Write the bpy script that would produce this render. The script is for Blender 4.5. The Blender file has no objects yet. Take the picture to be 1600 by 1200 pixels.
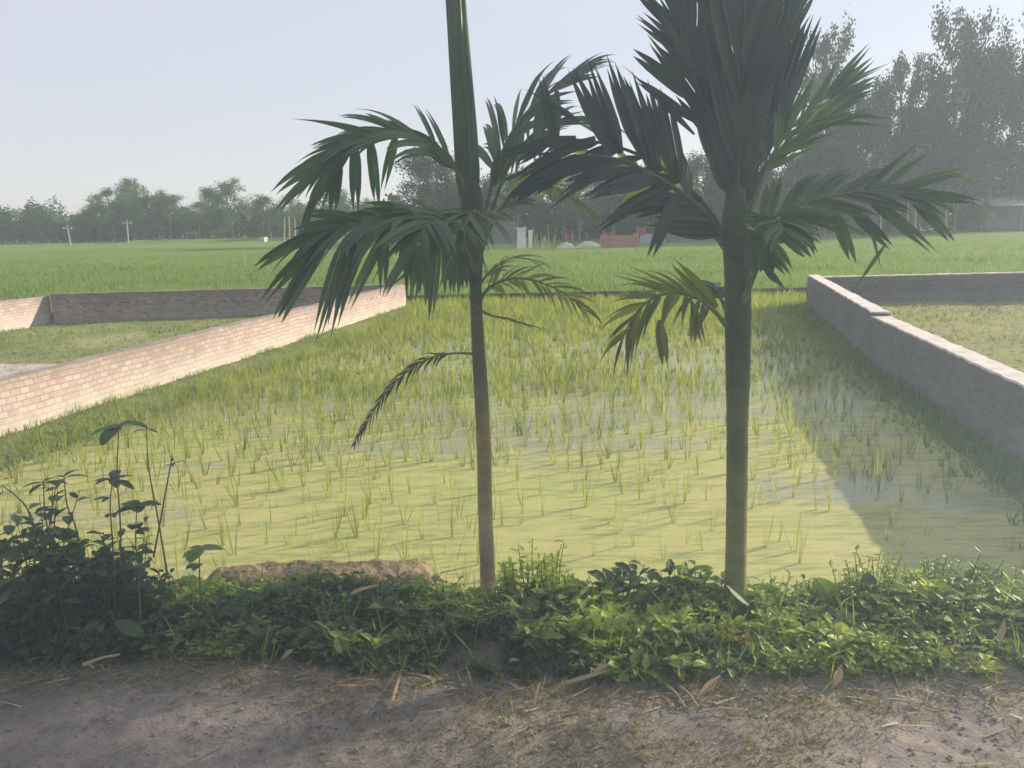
import bpy, math, random
from mathutils import Vector, Matrix, noise
V = Vector
rnd = random.Random(7)
HZ = (.0009, .027)
SHADE = [(7.6, 7.1, 6.2, "high", 0, 1.35), (-3.4, -.9, 7.2, "high", 0, 1.7), (-.4, -2.6, 7.6, "high", 0, 1.6), (-6.2, 1.6, 8.0, "high", 0, 1.4), (3.6, -3.6, 8.2, "high", 0, 1.6)]
sc = bpy.context.scene
col = sc.collection
# ------------------------------------------------------------------ camera model
F = 1232.; P = math.atan(252 / F); RO = math.radians(1.1); CZ = 1.6
def ray(x, y):
    u = (x - 800) / F; v = -(y - 600) / F
    c, s = math.cos(RO), math.sin(RO)
    a = u * c + v * s; b = -u * s + v * c
    return V((a, math.cos(P) + b * math.sin(P), -math.sin(P) + b * math.cos(P)))
def atz(x, y, z):
    d = ray(x, y); return V((0, 0, CZ)) + d * ((z - CZ) / d.z)
def aty(x, y, Y):
    d = ray(x, y); return V((0, 0, CZ)) + d * (Y / d.y)
c_, s_ = math.cos(RO), math.sin(RO); sp, cp = math.sin(P), math.cos(P)
Rv = V((c_, -s_ * sp, -s_ * cp)); Uv = V((s_, c_ * sp, c_ * cp)); Fv = V((0, cp, -sp))
cam = bpy.data.cameras.new('camera'); co = bpy.data.objects.new('camera', cam); col.objects.link(co)
m = Matrix.Identity(4)
for i in range(3):
    m[i][0] = Rv[i]; m[i][1] = Uv[i]; m[i][2] = -Fv[i]
m[2][3] = CZ
co.matrix_world = m
cam.lens = 36 * F / 1600; cam.sensor_width = 36; cam.clip_start = .02; cam.clip_end = 5000
sc.camera = co
sc.view_settings.view_transform = 'Standard'; sc.view_settings.look = 'None'
sc.view_settings.exposure = 0; sc.view_settings.gamma = 1
sc.render.engine = 'CYCLES'
sc.cycles.use_denoising = True
sc.cycles.max_bounces = 8; sc.cycles.transparent_max_bounces = 8; sc.cycles.volume_bounces = 1
sc.cycles.sample_clamp_indirect = 6
# ------------------------------------------------------------------ light
SUN_AZ = math.radians(64); SUN_EL = math.radians(21)
w = bpy.data.worlds.new('World'); sc.world = w; w.use_nodes = True
nt = w.node_tree; bg = nt.nodes['Background']
sky = nt.nodes.new('ShaderNodeTexSky'); sky.sky_type = 'NISHITA'; sky.sun_disc = False
sky.sun_elevation = SUN_EL; sky.sun_rotation = SUN_AZ
sky.air_density = 1.; sky.dust_density = .8; sky.ozone_density = 3.
# humid, hazy air: the clear-sky gradient is veiled by an even pale layer
vm = nt.nodes.new('ShaderNodeMix'); vm.data_type = 'RGBA'; vm.inputs[0].default_value = .7
nt.links.new(sky.outputs[0], vm.inputs[6]); vm.inputs[7].default_value = (5.8, 5.85, 6.7, 1)
nt.links.new(vm.outputs[2], bg.inputs[0]); bg.inputs[1].default_value = .14
sl = bpy.data.lights.new('sun', 'SUN'); sl.energy = 7.4; sl.angle = math.radians(.6); sl.color = (1, .89, .7)
so = bpy.data.objects.new('sun', sl); col.objects.link(so)
sdir = V((math.sin(SUN_AZ) * math.cos(SUN_EL), math.cos(SUN_AZ) * math.cos(SUN_EL), math.sin(SUN_EL)))
so.rotation_euler = (-sdir).to_track_quat('-Z', 'Y').to_euler(); so.location = (0, 0, 30)

# ------------------------------------------------------------------ helpers
class MB:
    def __init__(s): s.v = []; s.f = []
    def add(s, vs, fs):
        o = len(s.v); s.v.extend(tuple(p) for p in vs); s.f.extend(tuple(i + o for i in f) for f in fs)
    def build(s, name, mat, parent=None, smooth=False, origin=None):
        me = bpy.data.meshes.new(name)
        o = bpy.data.objects.new(name, me)
        off = V(origin) if origin is not None else V((0, 0, 0))
        if parent is not None and 'origin' in parent: off = V(parent['origin'])
        if off.length > 0:
            ox, oy, oz = off; vv = [(a - ox, b - oy, c - oz) for a, b, c in s.v]
        else: vv = s.v
        me.from_pydata(vv, [], s.f)
        if smooth: me.polygons.foreach_set('use_smooth', [True] * len(me.polygons))
        me.materials.append(mat); me.update()
        col.objects.link(o)
        if parent is not None:
            o.parent = parent
            if 'origin' in parent: o['origin'] = parent['origin']
        elif origin is not None: o.location = off
        return o
def thing(name, label, cat, group=None, origin=(0, 0, 0)):
    o = bpy.data.objects.new(name, None); col.objects.link(o); o.location = origin; o['origin'] = tuple(origin)
    o.empty_display_size = .1
    o['label'] = label; o['category'] = cat
    if group: o['group'] = group
    return o
def tag(o, label=None, cat=None, group=None, kind=None):
    if label: o['label'] = label
    if cat: o['category'] = cat
    if group: o['group'] = group
    if kind: o['kind'] = kind
    return o
def copy_tree(o, parent=None):
    c = o.copy(); col.objects.link(c)
    if parent is not None: c.parent = parent
    for ch in o.children: copy_tree(ch, c)
    return c
def tube(mb, pts, rads, n=8, cap=True, jit=0):
    pts = [V(p) for p in pts]; rings = []
    ref = V((.13, .97, .2)).normalized()
    vs = []
    for i, p in enumerate(pts):
        t = (pts[min(i + 1, len(pts) - 1)] - pts[max(i - 1, 0)])
        if t.length < 1e-9: t = V((0, 0, 1))
        t.normalize()
        a = t.cross(ref)
        if a.length < .05: a = t.cross(V((1, 0, 0)))
        a.normalize(); b = t.cross(a)
        for k in range(n):
            an = 2 * math.pi * k / n; r = rads[i] * (1 + (rnd.uniform(-jit, jit) if jit else 0))
            vs.append(p + a * (math.cos(an) * r) + b * (math.sin(an) * r))
    fs = []
    for i in range(len(pts) - 1):
        for k in range(n):
            k2 = (k + 1) % n
            fs.append((i * n + k, i * n + k2, (i + 1) * n + k2, (i + 1) * n + k))
    if cap:
        fs.append(tuple(range(n))[::-1]); fs.append(tuple((len(pts) - 1) * n + k for k in range(n)))
    mb.add(vs, fs)
def spline(pts, n):
    pts = [V(p) for p in pts]; out = []
    q = [pts[0] * 2 - pts[1]] + pts + [pts[-1] * 2 - pts[-2]]
    m_ = len(pts) - 1
    for i in range(n + 1):
        t = i / n * m_; k = min(int(t), m_ - 1); u = t - k
        p0, p1, p2, p3 = q[k], q[k + 1], q[k + 2], q[k + 3]
        out.append(.5 * ((2 * p1) + (p2 - p0) * u + (2 * p0 - 5 * p1 + 4 * p2 - p3) * u * u + (3 * p1 - p0 - 3 * p2 + p3) * u ** 3))
    return out
def box(mb, c, h, rz=0, jit=0):
    c = V(c); ca, sa = math.cos(rz), math.sin(rz); vs = []
    for x in (-1, 1):
        for y in (-1, 1):
            for z in (-1, 1):
                a, b, d = x * h[0], y * h[1], z * h[2]
                vs.append(c + V((a * ca - b * sa, a * sa + b * ca, d)) + V((rnd.uniform(-jit, jit), rnd.uniform(-jit, jit), rnd.uniform(-jit, jit))))
    mb.add(vs, [(0, 1, 3, 2), (4, 6, 7, 5), (0, 4, 5, 1), (2, 3, 7, 6), (0, 2, 6, 4), (1, 5, 7, 3)])
def perp(t, r=None):
    r = r or rnd
    a = V((r.uniform(-1, 1), r.uniform(-1, 1), r.uniform(-1, 1))); a = a - t * a.dot(t)
    return a.normalized() if a.length > 1e-4 else V((1, 0, 0))
def leaf(mb, p, d, n, L, W, droop=.3, seg=3, fold=.25, tipw=0., shape=0):
    """ovate leaf: base p, direction d, upper normal n"""
    d = V(d).normalized(); s = d.cross(n)
    if s.length < 1e-4: s = perp(d)
    s.normalize(); vs = []; fs = []; q = V(p); dd = d.copy()
    for i in range(seg + 1):
        t = i / seg
        if shape == 0: wd = math.sin(math.pi * min(1, t * .9 + .06)) ** .8
        elif shape == 1: wd = (1 - t) ** .6 * min(1, .5 + t * 3)
        else: wd = math.sin(math.pi * (t * .97 + .02)) ** 1.5
        wd *= W * .5
        nn = s.cross(dd).normalized()
        vs += [q - s * wd + nn * (fold * wd), q, q + s * wd + nn * (fold * wd)]
        q = q + dd * (L / seg); dd = (dd + V((0, 0, -droop / seg))).normalized()
    for i in range(seg):
        a = i * 3
        fs += [(a, a + 1, a + 4, a + 3), (a + 1, a + 2, a + 5, a + 4)]
    mb.add(vs, fs)
def blade(mb, p, d, L, W, droop, seg=4, side=None):
    d = V(d).normalized(); s = side if side is not None else d.cross(perp(d)).normalized(); q = V(p); vs = []; fs = []
    for i in range(seg + 1):
        t = i / seg; wd = W * .5 * (1 - t ** 2.2) + .0003
        vs += [q - s * wd, q + s * wd]
        q = q + d * (L / seg); d = (d + V((0, 0, -droop / seg * (.4 + 1.4 * t)))).normalized()
    for i in range(seg): fs.append((2 * i, 2 * i + 1, 2 * i + 3, 2 * i + 2))
    mb.add(vs, fs)

# ------------------------------------------------------------------ materials
def mat(name):
    m_ = bpy.data.materials.new(name); m_.use_nodes = True; t = m_.node_tree; t.nodes.clear()
    o = t.nodes.new('ShaderNodeOutputMaterial'); return m_, t, o
def N(t, k, **kw):
    n = t.nodes.new(k)
    for a, b in kw.items():
        if a in n.inputs.keys() if isinstance(a, str) else False: n.inputs[a].default_value = b
        else: setattr(n, a, b)
    return n
def noise_n(t, scale, detail=5, rough=.6, vec=None, dist=0):
    n = t.nodes.new('ShaderNodeTexNoise'); n.inputs['Scale'].default_value = scale; n.inputs['Detail'].default_value = detail
    n.inputs['Roughness'].default_value = rough; n.inputs['Distortion'].default_value = dist
    if vec is not None: t.links.new(vec, n.inputs['Vector'])
    return n
def ramp(t, src, stops):
    r = t.nodes.new('ShaderNodeValToRGB'); e = r.color_ramp.elements
    while len(e) < len(stops): e.new(.5)
    for i, (p_, c) in enumerate(stops):
        e[i].position = p_; e[i].color = (*c, 1) if len(c) == 3 else c
    t.links.new(src, r.inputs[0]); return r
def mixc(t, f, a, b, mode='MIX'):
    n = t.nodes.new('ShaderNodeMix'); n.data_type = 'RGBA'; n.blend_type = mode
    for k, s in ((0, f), (6, a), (7, b)):
        if isinstance(s, (int, float)): n.inputs[k].default_value = s
        elif isinstance(s, tuple): n.inputs[k].default_value = (*s, 1) if len(s) == 3 else s
        else: t.links.new(s, n.inputs[k])
    return n.outputs[2]
def bump(t, h, strength=.5, dist=.02):
    b = t.nodes.new('ShaderNodeBump'); b.inputs['Strength'].default_value = strength; b.inputs['Distance'].default_value = dist
    t.links.new(h, b.inputs['Height']); return b.outputs[0]
def pos(t):
    return t.nodes.new('ShaderNodeNewGeometry').outputs['Position']
def surf(t, o, color, rough=.9, nrm=None, spec=.3, metallic=0):
    p_ = t.nodes.new('ShaderNodeBsdfPrincipled'); p_.inputs['Roughness'].default_value = rough
    p_.inputs['Specular IOR Level'].default_value = spec; p_.inputs['Metallic'].default_value = metallic
    if isinstance(color, tuple): p_.inputs['Base Color'].default_value = (*color, 1)
    else: t.links.new(color, p_.inputs['Base Color'])
    if nrm is not None: t.links.new(nrm, p_.inputs['Normal'])
    if o is not None: t.links.new(p_.outputs[0], o.inputs[0])
    return p_
def leafmat(name, stops, trans=.35, tcol=None, rough=.5, spec=.4, vs=2.):
    m_, t, o = mat(name); g = t.nodes.new('ShaderNodeNewGeometry')
    r = ramp(t, g.outputs['Random Per Island'], stops)
    nz = noise_n(t, vs, 3, .6, g.outputs['Position'])
    k = ramp(t, nz.outputs[0], [(.3, (.6, .6, .6)), (.7, (1.25, 1.2, 1.1))])
    c = mixc(t, 1., r.outputs[0], k.outputs[0], 'MULTIPLY')
    p_ = surf(t, None, c, rough, None, spec)
    tr = t.nodes.new('ShaderNodeBsdfTranslucent')
    tc = mixc(t, 1., c, tcol or (1.9, 1.9, .7), 'MULTIPLY'); t.links.new(tc, tr.inputs[0])
    mx = t.nodes.new('ShaderNodeMixShader'); mx.inputs[0].default_value = trans
    t.links.new(p_.outputs[0], mx.inputs[1]); t.links.new(tr.outputs[0], mx.inputs[2]); t.links.new(mx.outputs[0], o.inputs[0])
    return m_
def plain(name, c, rough=.8, var=.25, scale=6., spec=.3, bs=.3, bd=.01):
    m_, t, o = mat(name); ps = pos(t); nz = noise_n(t, scale, 6, .65, ps)
    lo = tuple(x * (1 - var) for x in c); hi = tuple(min(1, x * (1 + var)) for x in c)
    r = ramp(t, nz.outputs[0], [(.3, lo), (.7, hi)])
    n2 = noise_n(t, scale * 6, 4, .6, ps)
    surf(t, o, r.outputs[0], rough, bump(t, n2.outputs[0], bs, bd), spec); return m_
M = {}
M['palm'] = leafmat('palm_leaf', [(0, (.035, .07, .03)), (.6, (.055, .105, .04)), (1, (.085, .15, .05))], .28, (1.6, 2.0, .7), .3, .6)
M['palm_dark'] = leafmat('palm_leaf_dark', [(0, (.015, .032, .028)), (.7, (.024, .048, .038)), (1, (.042, .075, .048))], .1, (1.6, 2.0, .7), .42, .5)  # darker copy for the upper crown, backlit silhouette put into the colour
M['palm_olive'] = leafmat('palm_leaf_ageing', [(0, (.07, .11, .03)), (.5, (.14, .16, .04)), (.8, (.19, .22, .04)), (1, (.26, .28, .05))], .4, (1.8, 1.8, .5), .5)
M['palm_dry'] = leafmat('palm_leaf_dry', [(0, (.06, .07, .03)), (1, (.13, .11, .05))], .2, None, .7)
M['palm_sun_tint'] = leafmat('palm_leaf_sun_tint', [(0, (.14, .2, .04)), (.6, (.24, .3, .05)), (1, (.34, .36, .06))], .6, (2.2, 2.2, .5), .5)  # yellow-green backlight put into the leaf colour
M['rib_dark'] = plain('palm_midrib_dark', (.06, .08, .04), .55, .3, 20)
M['rib'] = plain('palm_midrib', (.12, .16, .05), .55, .3, 20)
M['weed'] = leafmat('weed_leaf', [(0, (.09, .16, .03)), (.5, (.19, .29, .055)), (1, (.32, .42, .09))], .35, (1.9, 2.0, .5))
M['weed_dark'] = leafmat('weed_leaf_dark', [(0, (.045, .08, .03)), (1, (.1, .165, .055))], .35)
M['weed_lime'] = leafmat('weed_leaf_bright', [(0, (.24, .33, .06)), (1, (.42, .5, .11))], .4)
M['weed_yellow'] = leafmat('weed_leaf_yellow', [(0, (.3, .3, .05)), (1, (.5, .42, .08))], .4)
M['stem'] = plain('weed_stem', (.1, .12, .05), .7)
M['rice'] = leafmat('rice_blade', [(0, (.17, .23, .045)), (.6, (.25, .3, .06)), (.88, (.34, .36, .1)), (1, (.46, .42, .2))], .45, (1.5, 1.6, .6), .5)
M['crop'] = leafmat('crop_blade', [(0, (.11, .18, .03)), (.7, (.17, .26, .045)), (1, (.25, .33, .07))], .4, (1.5, 1.7, .5), .6, .2, .15)
M['verge_grass'] = leafmat('verge_grass', [(0, (.11, .18, .04)), (.7, (.19, .27, .06)), (1, (.34, .34, .15))], .45, None, .6)
M['grass'] = leafmat('grass_blade', [(0, (.06, .12, .025)), (.7, (.12, .19, .04)), (1, (.3, .28, .12))], .4, None, .6)
M['drygrass'] = leafmat('dry_grass_blade', [(0, (.14, .16, .06)), (.5, (.26, .24, .12)), (1, (.42, .36, .22))], .25, (1.2, 1.2, .9), .8)
M['straw'] = leafmat('dry_straw', [(0, (.28, .2, .13)), (.6, (.45, .36, .25)), (1, (.62, .54, .4))], .15, (1.2, 1.1, .9), .8)
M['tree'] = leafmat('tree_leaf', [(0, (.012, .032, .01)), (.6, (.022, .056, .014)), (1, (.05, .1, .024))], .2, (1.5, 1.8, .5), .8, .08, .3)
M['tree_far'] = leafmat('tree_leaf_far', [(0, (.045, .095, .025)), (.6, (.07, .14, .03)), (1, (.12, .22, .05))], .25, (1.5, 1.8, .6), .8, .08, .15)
M['bark'] = plain('bark', (.16, .13, .1), .9, .3, 3)
M['paint'] = plain('white_paint', (.7, .7, .66), .7, .12, 2)
M['pole'] = plain('concrete_pole', (.4, .4, .38), .8, .15, 2)
M['red'] = plain('red_cloth', (.4, .06, .045), .8, .25, 4)
M['blue'] = plain('grey_blue_sheet', (.3, .36, .45), .6, .15, 1)
M['sand'] = plain('pale_sand', (.5, .48, .45), .95, .2, 3, .1, .6, .05)
M['mudwall'] = plain('dim_wall', (.16, .15, .15), .9, .25, 1)
M['bamboo'] = plain('bamboo', (.42, .36, .24), .7, .25, 5)
M['slab'] = plain('baked_mud', (.25, .2, .12), .95, .3, 10, .1, .7, .02)
# palm trunk
m_, t, o = mat('palm_trunk'); ps = pos(t)
sx = t.nodes.new('ShaderNodeSeparateXYZ'); t.links.new(ps, sx.inputs[0])
nz = noise_n(t, 9, 5, .6, ps); nz2 = noise_n(t, 60, 4, .6, ps); n3 = noise_n(t, 2.2, 3, .6, ps)
wv = t.nodes.new('ShaderNodeTexWave'); wv.bands_direction = 'Z'; wv.inputs['Scale'].default_value = 4.2; wv.inputs['Distortion'].default_value = 1.2
wv.inputs['Detail'].default_value = 2; wv.inputs['Detail Scale'].default_value = 1.
t.links.new(ps, wv.inputs['Vector'])
hr = t.nodes.new('ShaderNodeMapRange'); hr.inputs[1].default_value = -.1; hr.inputs[2].default_value = 1.1; t.links.new(sx.outputs[2], hr.inputs[0])
base = ramp(t, hr.outputs[0], [(0, (.38, .32, .23)), (.35, (.33, .29, .17)), (.7, (.2, .21, .1)), (1, (.07, .09, .045))])  # brown to green upward; lower end lightened to look partly sunlit
pt = ramp(t, n3.outputs[0], [(.48, (1, 1, 1)), (.57, (1.9, 1.2, .85)), (.68, (1, 1, 1))])  # brown patches with sunlit orange painted in
c = mixc(t, 1., base.outputs[0], pt.outputs[0], 'MULTIPLY')
k = ramp(t, nz.outputs[0], [(.3, (.65, .65, .65)), (.7, (1.25, 1.2, 1.15))]); c = mixc(t, 1., c, k.outputs[0], 'MULTIPLY')
rg = ramp(t, wv.outputs[0], [(0, (.86, .85, .83)), (.05, (1.15, 1.13, 1.1)), (.14, (1, 1, 1))]); c = mixc(t, 1., c, rg.outputs[0], 'MULTIPLY')
surf(t, o, c, .65, bump(t, nz2.outputs[0], .3, .004), .4); M['trunk'] = m_
m2 = m_.copy(); m2.name = 'palm_trunk_green'
for nd in m2.node_tree.nodes:
    if nd.type == 'VALTORGB' and abs(nd.color_ramp.elements[0].color[0] - .38) < .01:
        for e_, cc in zip(nd.color_ramp.elements, [(.22, .23, .11), (.19, .22, .08), (.12, .15, .055), (.05, .07, .035)]): e_.color = (*cc, 1)
    if nd.type == 'VALTORGB' and abs(nd.color_ramp.elements[1].color[0] - 1.9) < .01: nd.color_ramp.elements[1].color = (1.25, 1.15, 1, 1)
M['trunk_green'] = m2
# bricks: coordinates run along the wall
def brickmat(name, cols, mortar, stain, ang, lowpale, bs=.6):
    m_, t, o = mat(name); ps = pos(t)
    mp = t.nodes.new('ShaderNodeMapping'); mp.vector_type = 'POINT'; mp.inputs['Rotation'].default_value = (0, 0, -ang); t.links.new(ps, mp.inputs[0])
    wob = noise_n(t, 1.6, 3, .5, ps); sub = t.nodes.new('ShaderNodeVectorMath'); sub.operation = 'MULTIPLY_ADD'
    t.links.new(wob.outputs['Color'], sub.inputs[0]); sub.inputs[1].default_value = (.06, .06, .06); t.links.new(mp.outputs[0], sub.inputs[2])
    s1 = t.nodes.new('ShaderNodeSeparateXYZ'); t.links.new(sub.outputs[0], s1.inputs[0])
    cb = t.nodes.new('ShaderNodeCombineXYZ'); t.links.new(s1.outputs[0], cb.inputs[0]); t.links.new(s1.outputs[2], cb.inputs[1])
    b = t.nodes.new('ShaderNodeTexBrick'); t.links.new(cb.outputs[0], b.inputs['Vector']); b.inputs['Scale'].default_value = 1
    b.inputs['Brick Width'].default_value = .135; b.inputs['Row Height'].default_value = .071; b.inputs['Mortar Size'].default_value = .009
    b.inputs['Mortar Smooth'].default_value = .3; b.inputs['Bias'].default_value = 0
    b.inputs['Color1'].default_value = (0, 0, 0, 1); b.inputs['Color2'].default_value = (1, 1, 1, 1); b.inputs['Mortar'].default_value = (.5, .5, .5, 1)
    bc = ramp(t, b.outputs['Color'], cols)
    big = noise_n(t, .9, 4, .6, ps); kk = ramp(t, big.outputs[0], [(.3, (.72, .72, .74)), (.7, (1.18, 1.12, 1.08))])
    c = mixc(t, 1., bc.outputs[0], kk.outputs[0], 'MULTIPLY')
    c = mixc(t, b.outputs['Fac'], c, mortar)
    # efflorescence low, dirt high
    s2 = t.nodes.new('ShaderNodeSeparateXYZ'); t.links.new(ps, s2.inputs[0])
    nn = noise_n(t, 3, 5, .7, ps)
    ad = t.nodes.new('ShaderNodeMath'); ad.operation = 'MULTIPLY_ADD'; t.links.new(nn.outputs[0], ad.inputs[0]); ad.inputs[1].default_value = .5; t.links.new(s2.outputs[2], ad.inputs[2])
    lo = ramp(t, ad.outputs[0], [(0, (1, 1, 1)), (.08, (0, 0, 0))])
    mr = t.nodes.new('ShaderNodeMapRange'); mr.inputs[1].default_value = -.42; mr.inputs[2].default_value = .0; mr.inputs[3].default_value = lowpale; mr.inputs[4].default_value = 0
    t.links.new(ad.outputs[0], mr.inputs[0]); c = mixc(t, mr.outputs[0], c, (.56, .53, .47))
    mr2 = t.nodes.new('ShaderNodeMapRange'); mr2.inputs[1].default_value = .08; mr2.inputs[2].default_value = .34; mr2.inputs[3].default_value = 0; mr2.inputs[4].default_value = .75
    t.links.new(ad.outputs[0], mr2.inputs[0]); c = mixc(t, mr2.outputs[0], c, stain)
    gr = noise_n(t, 45, 4, .6, ps)
    hh = mixc(t, .35, b.outputs['Fac'], gr.outputs[0]); inv = t.nodes.new('ShaderNodeInvert'); t.links.new(hh, inv.inputs[1])
    surf(t, o, c, .92, bump(t, inv.outputs[0], bs, .012), .2); return m_
ANG_L = math.atan2(12.9, 2.65)
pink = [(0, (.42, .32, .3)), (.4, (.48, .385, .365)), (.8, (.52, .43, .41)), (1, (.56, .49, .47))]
dim = [(0, (.22, .16, .14)), (.5, (.3, .23, .2)), (1, (.38, .31, .28))]  # darker copy of the wall bricks, back-face shade put into the colour
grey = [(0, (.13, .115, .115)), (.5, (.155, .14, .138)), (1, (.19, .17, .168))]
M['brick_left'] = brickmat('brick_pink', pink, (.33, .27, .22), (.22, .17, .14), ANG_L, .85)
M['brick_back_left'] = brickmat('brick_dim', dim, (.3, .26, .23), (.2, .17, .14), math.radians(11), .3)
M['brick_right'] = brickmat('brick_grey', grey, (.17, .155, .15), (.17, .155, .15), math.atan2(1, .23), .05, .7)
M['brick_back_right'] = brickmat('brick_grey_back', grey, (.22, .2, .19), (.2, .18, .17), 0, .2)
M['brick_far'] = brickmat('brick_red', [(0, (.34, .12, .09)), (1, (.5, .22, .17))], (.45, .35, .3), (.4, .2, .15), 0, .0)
M['coping'] = plain('wall_mortar_cap', (.72, .64, .6), .95, .25, 5, .1, .8, .02)
# soil path
m_, t, o = mat('path_soil'); ps = pos(t)
a = noise_n(t, 1.1, 6, .65, ps); b = noise_n(t, 14, 8, .7, ps); d = noise_n(t, 90, 4, .7, ps)
r1 = ramp(t, a.outputs[0], [(.3, (.17, .148, .135)), (.5, (.245, .215, .195)), (.7, (.33, .29, .265))])
r2 = ramp(t, b.outputs[0], [(.3, (.62, .6, .58)), (.5, (1, 1, 1)), (.72, (1.3, 1.26, 1.2))])
r3 = ramp(t, d.outputs[0], [(.3, (.75, .75, .75)), (.7, (1.25, 1.25, 1.25))])
c = mixc(t, 1., mixc(t, 1., r1.outputs[0], r2.outputs[0], 'MULTIPLY'), r3.outputs[0], 'MULTIPLY')
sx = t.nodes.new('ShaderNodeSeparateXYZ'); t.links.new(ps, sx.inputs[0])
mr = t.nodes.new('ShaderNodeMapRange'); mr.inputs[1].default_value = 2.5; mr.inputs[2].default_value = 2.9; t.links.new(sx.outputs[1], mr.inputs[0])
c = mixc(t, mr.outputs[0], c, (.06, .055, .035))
hs = mixc(t, .5, b.outputs[0], d.outputs[0])
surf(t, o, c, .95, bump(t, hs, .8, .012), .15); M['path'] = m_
# generic ground / field / plot
def groundmat(name, s1_, cols, s2_=8., bs=.5, bd=.05, stretch=None):
    m_, t, o = mat(name); ps = pos(t); v = ps
    if stretch:
        mp = t.nodes.new('ShaderNodeMapping'); mp.inputs['Scale'].default_value = stretch; t.links.new(ps, mp.inputs[0]); v = mp.outputs[0]
    a = noise_n(t, s1_, 6, .6, v); b = noise_n(t, s2_, 6, .7, ps)
    r = ramp(t, a.outputs[0], cols); k = ramp(t, b.outputs[0], [(.3, (.75, .75, .75)), (.7, (1.25, 1.25, 1.25))])
    surf(t, o, mixc(t, 1., r.outputs[0], k.outputs[0], 'MULTIPLY'), .95, bump(t, b.outputs[0], bs, bd), .1); return m_
M['ground'] = groundmat('ground_earth', .05, [(.3, (.1, .14, .05)), (.7, (.15, .17, .07))])
M['field'] = groundmat('rice_field', .03, [(.3, (.13, .21, .04)), (.5, (.165, .25, .05)), (.7, (.21, .28, .06))], 6, .9, .25, (.35, 2.2, 1))
M['plot_l'] = groundmat('plot_grass', .5, [(.35, (.17, .2, .07)), (.5, (.24, .26, .1)), (.68, (.36, .34, .2))], 9, .8, .08)
M['plot_r'] = groundmat('plot_dry_grass', .5, [(.3, (.22, .24, .08)), (.55, (.29, .3, .11)), (.7, (.36, .33, .17))], 9, .8, .08)
# water with duckweed
m_, t, o = mat('pond_duckweed'); ps = pos(t)
mp = t.nodes.new('ShaderNodeMapping'); mp.inputs['Scale'].default_value = (.55, 1.5, 1); t.links.new(ps, mp.inputs[0])
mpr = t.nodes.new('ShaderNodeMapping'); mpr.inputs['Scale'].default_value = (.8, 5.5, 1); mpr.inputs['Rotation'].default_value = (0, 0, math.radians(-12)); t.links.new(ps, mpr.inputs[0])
a = noise_n(t, .55, 5, .6, mp.outputs[0]); b = noise_n(t, 2.2, 5, .7, mpr.outputs[0]); d = noise_n(t, 130, 3, .7, ps)
sx = t.nodes.new('ShaderNodeSeparateXYZ'); t.links.new(ps, sx.inputs[0])
# more open water further out
fy = t.nodes.new('ShaderNodeMapRange'); fy.inputs[1].default_value = 7.; fy.inputs[2].default_value = 11.; fy.inputs[3].default_value = 0; fy.inputs[4].default_value = .2; t.links.new(sx.outputs[1], fy.inputs[0])
ad = t.nodes.new('ShaderNodeMath'); ad.operation = 'ADD'; t.links.new(a.outputs[0], ad.inputs[0]); t.links.new(fy.outputs[0], ad.inputs[1])
ad2 = t.nodes.new('ShaderNodeMath'); ad2.operation = 'MULTIPLY_ADD'; t.links.new(b.outputs[0], ad2.inputs[0]); ad2.inputs[1].default_value = .42; t.links.new(ad.outputs[0], ad2.inputs[2])
msk = ramp(t, ad2.outputs[0], [(.76, (0, 0, 0)), (.86, (1, 1, 1))])
dk = ramp(t, d.outputs[0], [(.3, (.35, .34, .115)), (.7, (.46, .445, .18))])
dk2 = ramp(t, a.outputs[0], [(.3, (.92, 1, .8)), (.7, (1.12, 1.05, 1.1))])
dc = mixc(t, 1., dk.outputs[0], dk2.outputs[0], 'MULTIPLY')
st = noise_n(t, 3.2, 6, .75, mpr.outputs[0]); st2 = ramp(t, st.outputs[0], [(.4, (.62, .72, .68)), (.5, (1, 1, 1)), (.62, (1.06, 1.03, 1.08))]); dc = mixc(t, 1., dc, st2.outputs[0], 'MULTIPLY')  # dark streak shading multiplied into the duckweed colour
pd = surf(t, None, dc, .75, bump(t, d.outputs[0], .2, .003), .35)
rip = noise_n(t, 5, 3, .5, mpr.outputs[0])
pw = surf(t, None, (.22, .24, .15), .14, bump(t, rip.outputs[0], .12, .02), .5)
mx = t.nodes.new('ShaderNodeMixShader'); mf = t.nodes.new('ShaderNodeMath'); mf.operation = 'MULTIPLY'; mf.inputs[1].default_value = .68
t.links.new(msk.outputs[0], mf.inputs[0]); t.links.new(mf.outputs[0], mx.inputs[0]); t.links.new(pd.outputs[0], mx.inputs[1]); t.links.new(pw.outputs[0], mx.inputs[2]); t.links.new(mx.outputs[0], o.inputs[0])
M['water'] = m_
# roof + hazy air
M['roof'] = plain('tin_roof', (.5, .55, .62), .5, .12, 1)
def volmat(name, dens, colr, g):
    m_, t, o = mat(name); vs_ = t.nodes.new('ShaderNodeVolumeScatter'); vs_.inputs['Color'].default_value = (*colr, 1)
    vs_.inputs['Density'].default_value = dens; vs_.inputs['Anisotropy'].default_value = g; t.links.new(vs_.outputs[0], o.inputs['Volume']); return m_

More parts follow.
